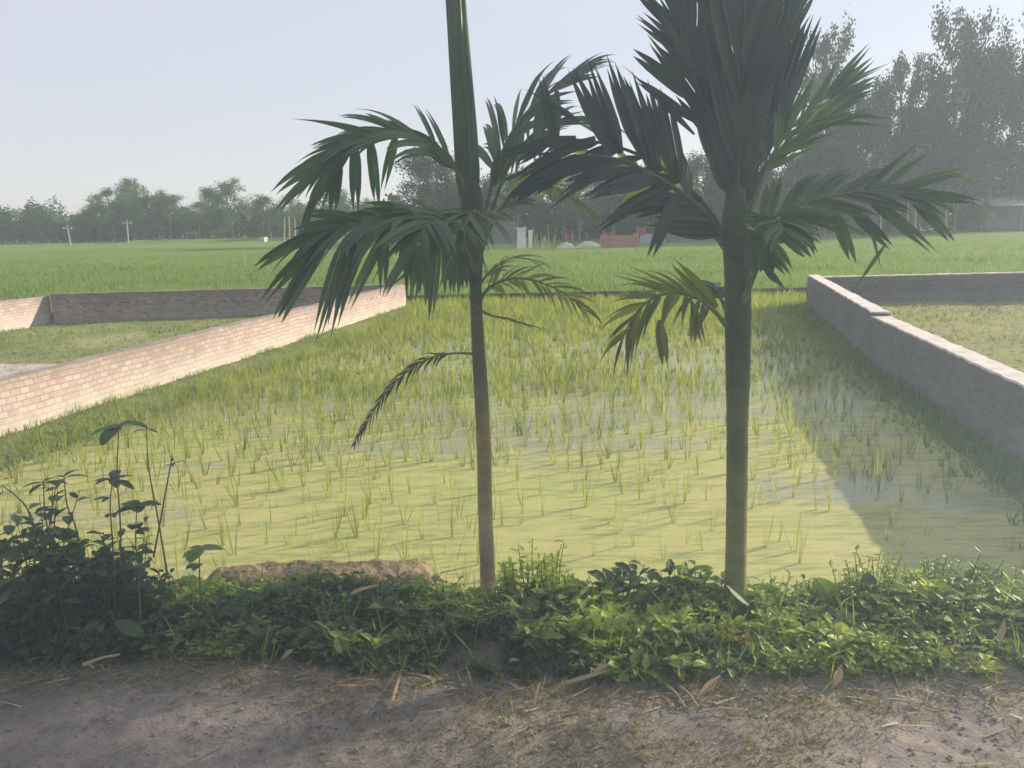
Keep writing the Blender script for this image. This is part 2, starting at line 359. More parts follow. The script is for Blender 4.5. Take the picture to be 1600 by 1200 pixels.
# ------------------------------------------------------------------ SETTING
W0 = -.75
def sheet(name, x0, x1, y0, y1, z, nx, ny, m_, h=None):
    b = MB(); vs = []; fs = []
    for j in range(ny + 1):
        for i in range(nx + 1):
            x = x0 + (x1 - x0) * i / nx; y = y0 + (y1 - y0) * j / ny
            vs.append((x, y, z + (h(x, y) if h else 0)))
    for j in range(ny):
        for i in range(nx):
            a_ = j * (nx + 1) + i; fs.append((a_, a_ + 1, a_ + nx + 2, a_ + nx + 1))
    b.add(vs, fs); o_ = b.build(name, m_, smooth=True); o_['kind'] = 'structure'; return o_
sheet('ground', -1500, 1500, -600, 2400, -.95, 4, 4, M['ground'])
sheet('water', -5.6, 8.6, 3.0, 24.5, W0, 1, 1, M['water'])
def fh(x, y): return .05 * noise.noise(V((x * .12, y * .12, 0))) + .03 * noise.noise(V((x * .8, y * .8, 3)))
sheet('field', -260, 260, 24.2, 190, -.52, 120, 120, M['field'], fh)
sheet('left_field', -60, -12.3, 2, 24.3, -.56, 20, 20, M['field'], fh)
sheet('right_field', 14.5, 60, 2, 24.3, -.56, 20, 20, M['field'], fh)
LW0, LW1 = V((-7.6, -.2, 0)), V((-2.95, 21.5, 0))          # left wall foot line
def lwx(y): return LW1.x + (y - LW1.y) * (2.65 / 12.9)
def rwx(y): return 7.78 + (y - 20.7) * (.251 if y > 12.3 else .0) + ((12.3 - 20.7) * .251 - (12.3 - y) * .19 if y <= 12.3 else 0)
# plots inside the walls
def poly_sheet(name, poly, z, m_, n=24):
    # quad with bilinear subdivision
    b = MB(); A, B, C_, D = [V((*p_, 0)) for p_ in poly]; vs = []; fs = []
    for j in range(n + 1):
        for i in range(n + 1):
            u, v = i / n, j / n; p_ = (A * (1 - u) + B * u) * (1 - v) + (D * (1 - u) + C_ * u) * v
            vs.append((p_.x, p_.y, z + .05 * noise.noise(p_ * .6) + .02 * noise.noise(p_ * 2.5)))
    for j in range(n):
        for i in range(n): a_ = j * (n + 1) + i; fs.append((a_, a_ + 1, a_ + n + 2, a_ + n + 1))
    b.add(vs, fs); o_ = b.build(name, m_, smooth=True); o_['kind'] = 'structure'; return o_
poly_sheet('left_plot_ground', [(-15.5, 1), (lwx(1) - .1, 1), (-3.1, 21.4), (-11.6, 19.9)], -.68, M['plot_l'])
poly_sheet('right_plot_ground', [(rwx(3) + .1, 3), (15, 3), (14.6, 20.6), (7.9, 20.6)], -.62, M['plot_r'])
M['pale'] = groundmat('pale_ground', 2, [(.3, (.4, .37, .33)), (.7, (.5, .47, .42))])
poly_sheet('pale_bare_ground', [tuple(atz(*q, -.64))[:2] for q in ((-90, 592), (70, 590), (135, 571), (-90, 569))], -.63, M['pale'], 10)
# path and bank, fine near the camera
def edge(x): return 2.78 - .22 / (1 + math.exp(-(x + .6) * 3)) + .07 * noise.noise(V((x * 2.1, 1, 5)))
def gh(x, y):
    p_ = V((x, y, 0)); e = edge(x)
    z = .02 * noise.noise(p_ * 1.3) + .012 * noise.noise(p_ * 5) + .006 * noise.noise(p_ * 16) + .004 * noise.noise(p_ * 40)
    if y > e + .42:
        t_ = min(1, (y - e - .42) / .85); z -= .98 * (t_ * t_ * (3 - 2 * t_))
    if y > e: z += .03 * min(1, (y - e) / .15) * (1 if y < e + .5 else max(0, 1 - (y - e - .5) * 2))
    return z
xs = [-14, -9, -6, -4.5, -3.6, -3.0, -2.7] + [-2.5 + i * .016 for i in range(313)] + [2.7, 3, 3.6, 4.5, 6, 9, 14]
ys = [-9, -5, -2, 0, 1, 1.5, 1.8] + [1.95 + i * .016 for i in range(135)] + [4.3, 4.6]
b = MB(); b.v = [(x, y, gh(x, y)) for y in ys for x in xs]; nx = len(xs)
b.f = [(j * nx + i, j * nx + i + 1, (j + 1) * nx + i + 1, (j + 1) * nx + i) for j in range(len(ys) - 1) for i in range(nx - 1)]
tag(b.build('path', M['path'], smooth=True), kind='structure')
# pebbles and clods
def blob(mb, c, r, flat=.6, seg=6, rings=4):
    vs = [V(c) + V((0, 0, r * flat))]
    for i in range(1, rings):
        th = math.pi * i / rings
        for k in range(seg):
            ph = 2 * math.pi * k / seg + i * .5; rr = r * rnd.uniform(.78, 1.2)
            vs.append(V(c) + V((math.sin(th) * math.cos(ph) * rr, math.sin(th) * math.sin(ph) * rr, math.cos(th) * rr * flat)))
    vs.append(V(c) - V((0, 0, r * flat)))
    fs = [(0, 1 + k, 1 + (k + 1) % seg) for k in range(seg)]
    for i in range(rings - 2):
        for k in range(seg):
            a_ = 1 + i * seg; fs.append((a_ + k, a_ + seg + k, a_ + seg + (k + 1) % seg, a_ + (k + 1) % seg))
    n_ = len(vs) - 1; a_ = 1 + (rings - 2) * seg
    fs += [(a_ + k, n_, a_ + (k + 1) % seg) for k in range(seg)]
    mb.add(vs, fs)
b = MB()
for i in range(2600):
    x = rnd.uniform(-2.3, 2.3); y = rnd.uniform(1.9, 2.75); r = .0025 + .009 * rnd.random() ** 5
    blob(b, (x, y, gh(x, y) + r * .25), r, .6, 5, 3)
tag(b.build('gravel', plain('clod', (.27, .235, .2), .95, .35, 20)), 'small crumbs of soil and grit on the path', kind='stuff')

# ------------------------------------------------------------------ WALLS
def wall(name, A, B, z0, ztop, th, m_, label, step=.25, jz=.008, jx=.006, cap=None):
    A = V((A[0], A[1], 0)); B = V((B[0], B[1], 0)); L = (B - A).length; d = (B - A) / L; nrm = V((-d.y, d.x, 0))
    n = max(2, int(L / step)); b = MB(); vs = []; fs = []
    zt = ztop if callable(ztop) else (lambda s: ztop)
    nz_ = 8
    for side in (-1, 1):
        for i in range(n + 1):
            s = L * i / n; top = zt(s) + rnd.uniform(-jz, jz)
            for k in range(nz_ + 1):
                z = z0 + (top - z0) * k / nz_
                w_ = noise.noise(V((s * .7, z * 2, side * 7 + A.x))) * .012 + rnd.uniform(-jx, jx) * .5
                q = A + d * s + nrm * (side * th / 2 + w_); vs.append((q.x, q.y, z))
    st = nz_ + 1; off = (n + 1) * st
    for i in range(n):
        for k in range(nz_):
            a_ = i * st + k
            fs.append((a_, a_ + st, a_ + st + 1, a_ + 1)); fs.append((off + a_, off + a_ + 1, off + a_ + st + 1, off + a_ + st))
        a_ = i * st + nz_; fs.append((a_, a_ + st, off + a_ + st, off + a_))
    for i in (0, n):
        for k in range(nz_):
            a_ = i * st + k; q = (a_, a_ + 1, off + a_ + 1, off + a_); fs.append(q if i == 0 else q[::-1])
    b.add(vs, fs); o_ = b.build(name, m_); tag(o_, label, 'wall')
    if cap:
        c = MB(); vs = []; fs = []
        for i in range(n * 2 + 1):
            s = L * i / (n * 2)
            for side in (-1, 1):
                ww = th / 2 + .004 + rnd.uniform(-.012, .012)
                q = A + d * s + nrm * side * ww; tz = zt(s) + rnd.uniform(0, .012)
                vs += [(q.x, q.y, tz - .004), (q.x, q.y, tz + .022)]
        for i in range(n * 2):
            a_ = i * 4
            fs += [(a_, a_ + 4, a_ + 5, a_ + 1), (a_ + 1, a_ + 5, a_ + 7, a_ + 3), (a_ + 3, a_ + 7, a_ + 6, a_ + 2)]
        fs += [(0, 1, 3, 2)]; a_ = n * 8; fs += [(a_, a_ + 2, a_ + 3, a_ + 1)]
        c.add(vs, fs); c.build('mortar_cap', cap, o_)
    return o_
Lb = V((-11.75, 20.1, 0))
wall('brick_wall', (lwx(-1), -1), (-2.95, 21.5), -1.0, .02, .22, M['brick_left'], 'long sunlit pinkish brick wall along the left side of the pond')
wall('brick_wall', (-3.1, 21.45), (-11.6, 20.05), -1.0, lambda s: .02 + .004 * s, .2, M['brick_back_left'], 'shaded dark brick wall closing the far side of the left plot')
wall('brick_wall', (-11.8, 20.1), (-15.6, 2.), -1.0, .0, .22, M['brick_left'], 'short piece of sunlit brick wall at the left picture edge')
# right wall in two heights
R0, R1, R2 = (7.78, 20.7), (rwx(12.3), 12.3), (rwx(2.5), 2.5)
off = .12
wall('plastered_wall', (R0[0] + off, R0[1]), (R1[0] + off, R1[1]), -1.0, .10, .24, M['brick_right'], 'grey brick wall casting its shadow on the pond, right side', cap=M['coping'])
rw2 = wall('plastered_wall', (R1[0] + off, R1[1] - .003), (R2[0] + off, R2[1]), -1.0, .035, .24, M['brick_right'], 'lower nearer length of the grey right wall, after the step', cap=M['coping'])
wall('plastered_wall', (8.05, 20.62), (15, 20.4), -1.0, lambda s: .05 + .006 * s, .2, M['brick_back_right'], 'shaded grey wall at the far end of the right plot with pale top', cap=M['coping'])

# ------------------------------------------------------------------ RICE
def tuft(mb, c, h, nb, spread, W=.007, seg=4):
    for k in range(nb):
        az = rnd.uniform(0, 2 * math.pi); ln = rnd.uniform(.0, spread)
        d = V((math.cos(az) * ln, math.sin(az) * ln, 1)); q = V(c) + V((math.cos(az), math.sin(az), 0)) * rnd.uniform(0, .015)
        blade(mb, q, d, h * rnd.uniform(.55, 1.1), W * rnd.uniform(.7, 1.3), rnd.uniform(.05, .9), seg)
spots = []
yy = 4.35
while yy < 12.5:
    xx = lwx(yy) + .5
    while xx < rwx(yy) - .1:
        x = xx + rnd.gauss(0, .055); y = yy + rnd.gauss(0, .045) + .1 * math.sin(xx * 2)
        dn = .6 + .36 * min(1, max(0, (.6 - x) / 1.8)) + .5 * noise.noise(V((x * .8, y * .8, 2))) + (.1 if y > 7.5 else -.1)
        if x > 0 and y < 6: dn -= .15
        if rnd.random() < dn: spots.append((x, y))
        xx += .19
    yy += .2
def shows(p_):
    d = V((p_[0], p_[1], W0)) - V((0, 0, CZ)); z = d.dot(Fv); X = 800 + F * d.dot(Rv) / z; Y = 600 - F * d.dot(Uv) / z
    return -30 < X < 1630 and Y < 960
spots = [s for s in spots if shows(s)]
spots.sort(key=lambda s: s[0] ** 2 + s[1] ** 2)
near, far = spots[:300], spots[300:]
protos = []
for k in range(12):
    b = MB(); tuft(b, (0, 0, -.03), rnd.uniform(.22, .38), [2, 3, 4, 5, 5, 6, 7, 8, 9, 3, 6, 11][k], rnd.uniform(.25, .6), .0062)
    protos.append(b.build('rice_seedling', M['rice']))
for i, (x, y) in enumerate(near):
    o_ = protos[i] if i < len(protos) else protos[i % len(protos)].copy()
    if i >= len(protos): col.objects.link(o_)
    o_.location = (x, y, W0); o_.rotation_euler = (rnd.uniform(-.15, .15), rnd.uniform(-.15, .15), rnd.uniform(0, 6.28)); s = rnd.uniform(.55, 1.2); o_.scale = (s, s, s)
    tag(o_, 'thin yellow-green rice seedling standing in the duckweed-covered water', 'rice plant', 'rice seedlings planted in rows in the pond')
b = MB()
for x, y in far:
    tuft(b, (x, y, W0 - .02), rnd.uniform(.24, .36), rnd.choice([3, 5, 8]), .45, .0075, 3)
for i in range(900):        # finer shoots between the rows on the left and far side
    y = rnd.uniform(8.3, 12); x = lwx(y) + .4 + (rwx(y) - lwx(y)) * rnd.random() ** 1.8 * .75
    tuft(b, (x, y, W0 - .02), rnd.uniform(.14, .28), 4, .5, .007, 3)
for i in range(9500):       # denser growth towards the far end and beside the left wall
    y = 10.5 + 13.7 * rnd.random() ** .85; x = rnd.uniform(lwx(y) + .15, rwx(y))
    if y < 16 and rnd.random() < .3 + .2 * (x > 1) + .5 * noise.noise(V((x * .5, y * .5, 8))): continue
    if y > 21.5: x = rnd.uniform(-4.5, 8.8)
    tuft(b, (x, y, W0 - .02), rnd.uniform(.16, .3) * (1.2 if y > 20 else 1), 6, .5, .011, 3)
tag(b.build('rice_plants', M['rice']), 'mass of young rice filling the far half of the pond', kind='stuff')
b = MB()
for i in range(9000):
    Y = 24.3 + 36 * rnd.random() ** 1.5; X = rnd.uniform(-.72, .72) * Y
    h = rnd.uniform(.16, .26)
    for k in range(3): blade(b, (X + rnd.uniform(-.15, .15), Y + rnd.uniform(-.15, .15), -.56), (rnd.uniform(-.4, .4), rnd.uniform(-.4, .4), 1), h, .03, .5, 2)
for i in range(2500):
    x = rnd.choice([rnd.uniform(-24, -12.2), rnd.uniform(15, 22)]); y = rnd.uniform(12, 24.3)
    for k in range(3): blade(b, (x + rnd.uniform(-.1, .1), y, -.6), (rnd.uniform(-.4, .4), rnd.uniform(-.4, .4), 1), .2, .025, .5, 2)
tag(b.build('crop', M['crop']), 'short dense green rice crop of the wide field', kind='stuff')
# grass strips at wall feet
b = MB()
for i in range(5200):
    y = 4.5 + 17 * rnd.random() ** 1.3; o_ = abs(rnd.gauss(0, .32)) ; x = lwx(y) + .12 + o_
    tuft(b, (x, y, W0 + .14 * math.exp(-o_ * 4)), rnd.uniform(.05, .17) * (1 + .8 * noise.noise(V((x, y, 0)))), 5, .9, .009, 3)
tag(b.build('grass', M['verge_grass']), 'green grass growing along the foot of the left wall', kind='stuff')
def strip(name, A, B, wdt, z, hgt, m_):
    A = V((*A, 0)); B = V((*B, 0)); d = (B - A); L = d.length; d /= L; nr = V((d.y, -d.x, 0)); n = int(L / .2); b = MB(); vs = []; fs = []; K = 6
    for i in range(n + 1):
        for k in range(K + 1):
            u = k / K; q = A + d * (L * i / n) + nr * (u * wdt * (1 + .35 * noise.noise(V((i * .15, 0, A.x)))))
            vs.append((q.x, q.y, z + hgt * math.cos(u * math.pi / 2) ** 1.5 + .03 * noise.noise(q * 3) * (1 - u) - (.04 if k == K else 0)))
    for i in range(n):
        for k in range(K): a_ = i * (K + 1) + k; fs.append((a_, a_ + 1, a_ + K + 2, a_ + K + 1))
    b.add(vs, fs); return tag(b.build(name, m_, smooth=True), kind='structure')
M['verge'] = groundmat('verge_earth', 1.2, [(.3, (.1, .13, .05)), (.7, (.17, .19, .07))])
strip('left_verge_ground', (lwx(3.6) + .08, 3.6), (lwx(21.4) + .08, 21.4), .75, W0 - .02, .2, M['verge'])
strip('right_verge_ground', (rwx(20.6) + .02, 20.6), (rwx(3.6) + .02, 3.6), .5, W0 - .02, .12, M['verge'])
b = MB()
for i in range(2600):
    y = 4 + 16.8 * rnd.random() ** 1.2; o_ = abs(rnd.gauss(0, .22)); x = rwx(y) - .04 - o_
    tuft(b, (x, y, W0 + .1 * math.exp(-o_ * 3)), rnd.uniform(.05, .15), 5, .8, .009, 3)
tag(b.build('grass', M['crop']), 'dark shaded grass along the foot of the right wall', kind='stuff')
b = MB()
for i in range(5200):
    u = rnd.random(); y = 9 + 12 * rnd.random(); x = rnd.uniform(-13.2, lwx(y) - .25)
    tuft(b, (x, y, -.7), rnd.uniform(.04, .13) * (1 + .8 * max(0, noise.noise(V((x * .6, y * .6, 0))))), 4, .9, .012, 2)
tag(b.build('grass', M['verge_grass']), 'low patchy grass inside the left walled plot', kind='stuff')
b = MB()
for i in range(3600):
    y = 8 + 12.4 * rnd.random(); x = rnd.uniform(rwx(y) + .3, 14.8)
    tuft(b, (x, y, -.64), rnd.uniform(.04, .14), 4, .9, .012, 2)
tag(b.build('grass', M['drygrass']), 'dry yellowish grass inside the right walled plot', kind='stuff')
# ------------------------------------------------------------------ PALMS
def px(p_): return aty(*p_)
def leaflet(mb, p, d, nrm, L, W, grav, seg=6, twist=0., pleat=.35, trunc=.12, bend=0.):
    """pleated leaflet made of ribs that part into unequal points near the tip"""
    d = V(d).normalized(); s = nrm.cross(d)
    if s.length < 1e-3: s = perp(d)
    s.normalize()
    if twist: s = Matrix.Rotation(twist, 3, d) @ s
    R_ = 1 if W < .03 else (2 if W < .058 else 3); split = rnd.uniform(.6, .85) if R_ > 1 else .35; fr_ = []; q = V(p); n_ = seg + 2
    for i in range(n_ + 1):
        fr_.append((q.copy(), s.copy(), s.cross(d).normalized(), d.copy())); t = i / n_
        q = q + d * (L / n_); d2 = d + V((0, 0, -grav / n_ * (.3 + 1.5 * t)))
        if bend: d2 = d2 + s * (bend / n_)
        d2.normalize(); s = (s - d2 * s.dot(d2)).normalized(); d = d2
    def wid(t): return min(1, .35 + t * 2.8) * (1 - .45 * max(0, (t - .45) / .55) ** 1.3)
    for r_ in range(R_):
        u0 = r_ / R_ * 2 - 1; u1 = (r_ + 1) / R_ * 2 - 1; cu = (u0 + u1) / 2; tip = 1 - (abs(cu) ** 1.2) * rnd.uniform(.1, .32) - rnd.uniform(0, trunc * .5)
        vs = []; fs = []
        for i in range(n_ + 1):
            t = i / n_ * tip; k = min(n_ - 1, int(t * n_)); f = t * n_ - k
            q0, s0, n0, d0 = fr_[k]; q1 = fr_[k + 1][0]; qq = q0.lerp(q1, f); w_ = W * .5 * wid(t)
            g = 1. if t < split * tip else max(.04, 1 - ((t - split * tip) / (tip * (1 - split) + 1e-6)) ** 1.1)
            h_ = (u1 - u0) * .5 * g; z0_ = -abs(cu) * W * .14
            up = pleat * W * .16
            spread = cu * (1 + .15 * (1 - g))
            vs += [qq + s0 * w_ * (spread - h_) + n0 * z0_, qq + s0 * w_ * spread + n0 * (z0_ + up * g), qq + s0 * w_ * (spread + h_) + n0 * z0_]
        for i in range(n_):
            a_ = i * 3; fs += [(a_, a_ + 1, a_ + 4, a_ + 3), (a_ + 1, a_ + 2, a_ + 5, a_ + 4)]
        mb.add(vs, fs)
def frond(root, pts, nrm, n=(14, 14), L=(.35, .35), W=.035, ang=(55, 15), grav=(.6, .6), t0=.25, t1=1., rib=(.011, .003), lift=0., m_='palm', prof=None, extra=(), jit=.12, sides=(1, -1), twist=.35, label=None, pleat=.35, rib_='rib'):
    """pts: (px,py,Y) along the midrib; nrm: upper normal of the blade plane"""
    P_ = spline([px(p_) for p_ in pts], 40); nrm0 = V(nrm).normalized()
    Ls = [0]
    for i in range(40): Ls.append(Ls[-1] + (P_[i + 1] - P_[i]).length)
    def at_(t):
        f = t * 40; k = min(39, int(f)); return P_[k].lerp(P_[k + 1], f - k), (P_[k + 1] - P_[k]).normalized()
    b = MB()
    if m_ in ('palm', 'palm_dark'): n = (round(n[0] * 1.0), round(n[1] * 1.0)); W *= 1.15; L = (L[0] * 1.06, L[1] * 1.08)
    prof = prof or (lambda u: .55 + .45 * math.sin(math.pi * min(1, u * .75 + .18)))
    for si, sd in enumerate(sides):
        cnt = n[si]
        for j in range(cnt):
            u = (j + rnd.uniform(.2, .8)) / cnt; t = t0 + (t1 - t0) * u; p_, T = at_(t)
            nn = nrm0 - T * nrm0.dot(T)
            nn = nn.normalized() if nn.length > .05 else perp(T)
            S = T.cross(nn) * sd
            a_ = math.radians(ang[0] + (ang[1] - ang[0]) * u + rnd.gauss(0, 6))
            d = T * math.cos(a_) + S * math.sin(a_) + nn * (lift + rnd.uniform(-.12, .12))
            LL = L[si] * prof(u) * rnd.uniform(1 - jit, 1 + jit); WW = W * rnd.uniform(.65, 1.3) * (1.05 - .35 * u)
            leaflet(b, p_, d, nn, LL, WW, grav[si] * rnd.uniform(.75, 1.3), 6, rnd.uniform(-twist, twist), pleat, rnd.choice([.08, .15, .3, .5]))
    for e in extra:    # explicit leaflets: start px, end px, width px
        (x0, y0, Y0), (x1, y1, Y1), wp, sag = e
        A = px((x0, y0, Y0)); B = px((x1, y1, Y1)); L_ = (B - A).length; d = (B - A).normalized()
        # start direction raised so gravity brings it to the end point
        d0 = (d + V((0, 0, sag * .5))).normalized()
        s_n = V((0, -1, 0)) + d * .1
        leaflet(b, A, d0, s_n, L_ * (1 + sag * .06), wp / F * Y0, sag, 7, rnd.uniform(-.25, .25), .4, .1)
    fr = b.build('frond', M[m_], root)
    if label: fr['label'] = label
    r = MB(); tube(r, P_[::2], [rib[0] + (rib[1] - rib[0]) * (i / 20) ** .7 for i in range(21)], 7)
    r.build('midrib', M[rib_], fr)
    return fr
UP = (0, 0, 1); TO = (0, -1, .15); UPT = (0, -.6, .8)
# ---- left, slimmer palm
Y1 = 3.35
p1 = thing('areca_palm', 'slimmer young palm with a tall unopened spear leaf, left of the two', 'palm tree', 'young areca palms at the edge of the path', atz(762, 935, -.3) * 1)
def trunk_tube(name, pts, root, m_, n=16, rings=True):
    P_ = spline([px((a_, b_, c)) for a_, b_, c, r in pts], 90); q = []
    for i in range(91):
        t = i / 90 * (len(pts) - 1); k = min(len(pts) - 2, int(t)); r = pts[k][3] + (pts[k + 1][3] - pts[k][3]) * (t - k)
        r = r / F * pts[k][2]
        if rings: r *= 1 + .025 * (i % 6 == 0) + rnd.uniform(-.012, .012)
        q.append(r)
    b = MB(); tube(b, P_, q, n); return b.build(name, m_, root, smooth=True)
p1['origin'] = tuple(px((764, 960, Y1))); p1.location = px((764, 960, Y1))
trunk_tube('trunk', [(765, 990, Y1, 13.5), (762, 900, Y1, 13), (758, 800, Y1, 12), (756, 700, Y1, 12), (751, 600, Y1, 11.5), (746, 520, Y1, 10), (743, 440, Y1, 9.5)], p1, M['trunk'])
M['shaft'] = plain('crown_shaft', (.035, .055, .035), .5, .3, 14, .4)
trunk_tube('crown_shaft', [(743, 445, Y1, 10), (741, 420, Y1, 13), (740, 370, Y1, 17), (737, 320, Y1, 18), (733, 285, Y1, 15)], p1, M['shaft'], 14, False)
# spear
b = MB(); Ps = spline([px((734, 330, Y1)), px((728, 220, Y1)), px((722, 140, Y1)), px((716, 60, Y1)), px((710, -30, Y1)), px((706, -140, Y1))], 36); nn_ = 22; vs = []
for i, p_ in enumerate(Ps):
    t = i / 36; r = (18 - 6 * t if t < .85 else 12.9 * (1 - (t - .85) * 6)) / F * Y1
    r = max(r * min(1, .6 + t * 4), .004)
    for k in range(nn_):
        an = 2 * math.pi * k / nn_ + t * .5; rr = r * (1 + (.1 if k % 2 else -.08))
        vs.append(p_ + V((math.cos(an) * rr, math.sin(an) * rr * .7, 0)))
fs = []
for i in range(36):
    for k in range(nn_): fs.append((i * nn_ + k, i * nn_ + (k + 1) % nn_, (i + 1) * nn_ + (k + 1) % nn_, (i + 1) * nn_ + k))
b.add(vs, fs)
for k in range(5):
    i0 = rnd.randint(2, 24); blade(b, Ps[i0] + V((rnd.uniform(-.03, .03), -.04, 0)), (rnd.uniform(-.1, .1), -.05, 1), .3, .012, -.05, 5, V((1, 0, 0)))
M['spear'] = leafmat('spear_leaf', [(0, (.04, .085, .04)), (1, (.07, .12, .055))], .1, None, .45)
b.build('spear_leaf', M['spear'], p1)
# F1 upper left arch
frond(p1, [(742, 390, 3.35), (733, 320, 3.33), (712, 262, 3.3), (672, 224, 3.27), (625, 208, 3.24), (575, 214, 3.22), (535, 238, 3.2), (505, 268, 3.2)], UPT, (10, 11), (.3, .34), .034, (40, 14), (.9, 1.3), .3, 1, (.012, .003), 0, extra=[
    ((600, 216, 3.22), (458, 196, 3.2), 11, .35), ((640, 214, 3.24), (556, 177, 3.25), 12, .2), ((680, 228, 3.28), (590, 188, 3.3), 12, .2), ((575, 216, 3.2), (480, 242, 3.15), 16, .4),
    ((540, 236, 3.2), (434, 330, 3.15), 20, .7), ((530, 245, 3.2), (440, 352, 3.15), 14, .6), ((552, 228, 3.2), (480, 362, 3.1), 15, .5), ((578, 213, 3.21), (590, 335, 3.1), 16, .3), ((555, 224, 3.2), (556, 345, 3.1), 18, .2),
    ((620, 208, 3.23), (598, 310, 3.15), 15, .3), ((512, 262, 3.2), (470, 400, 3.1), 13, .5), ((530, 243, 3.2), (520, 350, 3.1), 20, .2), ((690, 240, 3.28), (620, 205, 3.3), 22, .3), ((710, 262, 3.25), (655, 225, 3.25), 22, .3)])
# F2 mid left, long hanging leaflets
frond(p1, [(741, 410, 3.3), (722, 370, 3.25), (685, 345, 3.18), (635, 336, 3.1), (580, 340, 3.04), (530, 352, 3.0), (490, 370, 2.98)], UPT, (10, 13), (.27, .36), .036, (48, 12), (1.3, 1.5), .2, 1, (.012, .003), extra=[
    ((500, 362, 3.0), (396, 442, 2.95), 18, .5), ((520, 362, 3.0), (412, 500, 2.95), 20, .5), ((515, 372, 3.0), (440, 520, 2.9), 18, .4), ((540, 375, 3.0), (492, 545, 2.9), 24, .1), ((552, 372, 3.0), (516, 536, 2.9), 28, .1),
    ((572, 362, 3.02), (524, 505, 2.92), 20, .3), ((600, 350, 3.05), (598, 470, 2.98), 18, .1), ((610, 350, 3.05), (545, 498, 2.95), 16, .3), ((640, 345, 3.1), (640, 490, 3.0), 18, .15), ((500, 380, 3.0), (430, 512, 2.9), 14, .3),
    ((565, 345, 3.0), (470, 345, 2.95), 16, .5), ((545, 350, 3.0), (455, 372, 2.95), 18, .4), ((650, 340, 3.1), (560, 330, 3.0), 22, .5)])
# F3 towards the viewer, drooping over the trunk
frond(p1, [(742, 425, 3.3), (728, 375, 3.2), (705, 345, 3.08), (682, 340, 2.98), (662, 356, 2.9), (650, 392, 2.86)], UPT, (9, 10), (.3, .3), .038, (70, 25), (1.3, 1.3), .25, 1, (.011, .003), extra=[
    ((680, 360, 3.0), (670, 508, 2.95), 24, .1), ((700, 365, 3.05), (700, 478, 3.0), 20, .1), ((665, 372, 2.95), (642, 486, 2.9), 20, .1), ((720, 360, 3.1), (712, 470, 3.1), 20, .1), ((690, 390, 3.0), (612, 455, 2.95), 12, .3)])
frond(p1, [(742, 430, 3.35), (752, 380, 3.3), (752, 340, 3.15), (740, 330, 3.0), (728, 352, 2.9), (722, 400, 2.85)], UPT, (8, 8), (.25, .25), .036, (60, 20), (1.2, 1.2), .3, 1, (.011, .003))
# F4 right, rising then arching over
frond(p1, [(743, 400, 3.38), (758, 330, 3.42), (775, 265, 3.46), (798, 210, 3.5), (830, 168, 3.54), (868, 140, 3.58), (902, 118, 3.6)], (-.5, -.6, .35), (12, 18), (.22, .42), .032, (38, 12), (.5, 1.2), .3, 1, (.012, .003), extra=[
    ((770, 290, 3.45), (790, 215, 3.4), 18, .1), ((800, 215, 3.5), (778, 300, 3.4), 16, .1), ((815, 190, 3.5), (800, 290, 3.4), 16, .1), ((845, 160, 3.5), (838, 275, 3.45), 18, .1), ((870, 142, 3.55), (862, 262, 3.5), 18, .1)])
frond(p1, [(744, 420, 3.4), (765, 360, 3.45), (795, 310, 3.52), (835, 290, 3.6), (880, 300, 3.68), (915, 330, 3.72)], UP, (9, 9), (.24, .24), .032, (55, 20), (1.2, 1.2), .3, 1, (.011, .003))
frond(p1, [(746, 410, 3.4), (768, 330, 3.48), (798, 255, 3.55), (838, 205, 3.6), (885, 185, 3.66), (932, 196, 3.7)], (-.3, -.5, .6), (11, 14), (.26, .34), .032, (50, 14), (.9, 1.4), .3, 1, (.012, .003))
# F5 thin olive frond to the lower right
frond(p1, [(746, 478, 3.35), (762, 452, 3.33), (790, 437, 3.3), (825, 436, 3.27), (862, 448, 3.24), (892, 466, 3.22), (915, 485, 3.2)], UPT, (15, 17), (.15, .19), .018, (55, 18), (1.2, 1.4), .15, 1, (.009, .002), m_='palm_olive')
frond(p1, [(744, 455, 3.38), (765, 425, 3.42), (800, 403, 3.48), (840, 408, 3.52)], UP, (9, 9), (.16, .16), .02, (50, 20), (1.0, 1.2), .2, 1, (.008, .002), m_='palm_olive')
frond(p1, [(745, 480, 3.33), (765, 492, 3.3), (800, 500, 3.28), (842, 512, 3.25)], UP, (6, 6), (.1, .1), .014, (40, 15), (.5, .5), .3, 1, (.008, .002), m_='palm_olive')
# F6 withered small frond
frond(p1, [(742, 553, 3.33), (715, 552, 3.28), (680, 557, 3.22), (645, 574, 3.17), (610, 606, 3.12), (580, 648, 3.1), (550, 698, 3.08)], UPT, (22, 22), (.085, .1), .011, (34, 12), (1.1, 1.3), .22, .98, (.006, .002), m_='palm_dry', label='small withered frond hanging out from the bare trunk')
# ---- right, larger palm
Y2 = 3.0
p2 = thing('areca_palm', 'stouter young palm with a broad dark upright crown, right of the two', 'palm tree', 'young areca palms at the edge of the path', px((1148, 985, Y2)))
trunk_tube('trunk', [(1147, 1010, Y2, 19), (1149, 930, Y2, 18), (1151, 800, Y2, 17), (1152, 680, Y2, 17), (1153, 580, Y2, 19), (1153, 500, Y2, 20.5), (1153, 450, Y2, 20), (1152, 400, Y2, 21)], p2, M['trunk_green'])
trunk_tube('crown_shaft', [(1152, 405, Y2, 21), (1150, 370, Y2, 21), (1149, 340, Y2, 20), (1149, 310, Y2, 16), (1151, 280, Y2, 10)], p2, M['shaft'], 16, False)
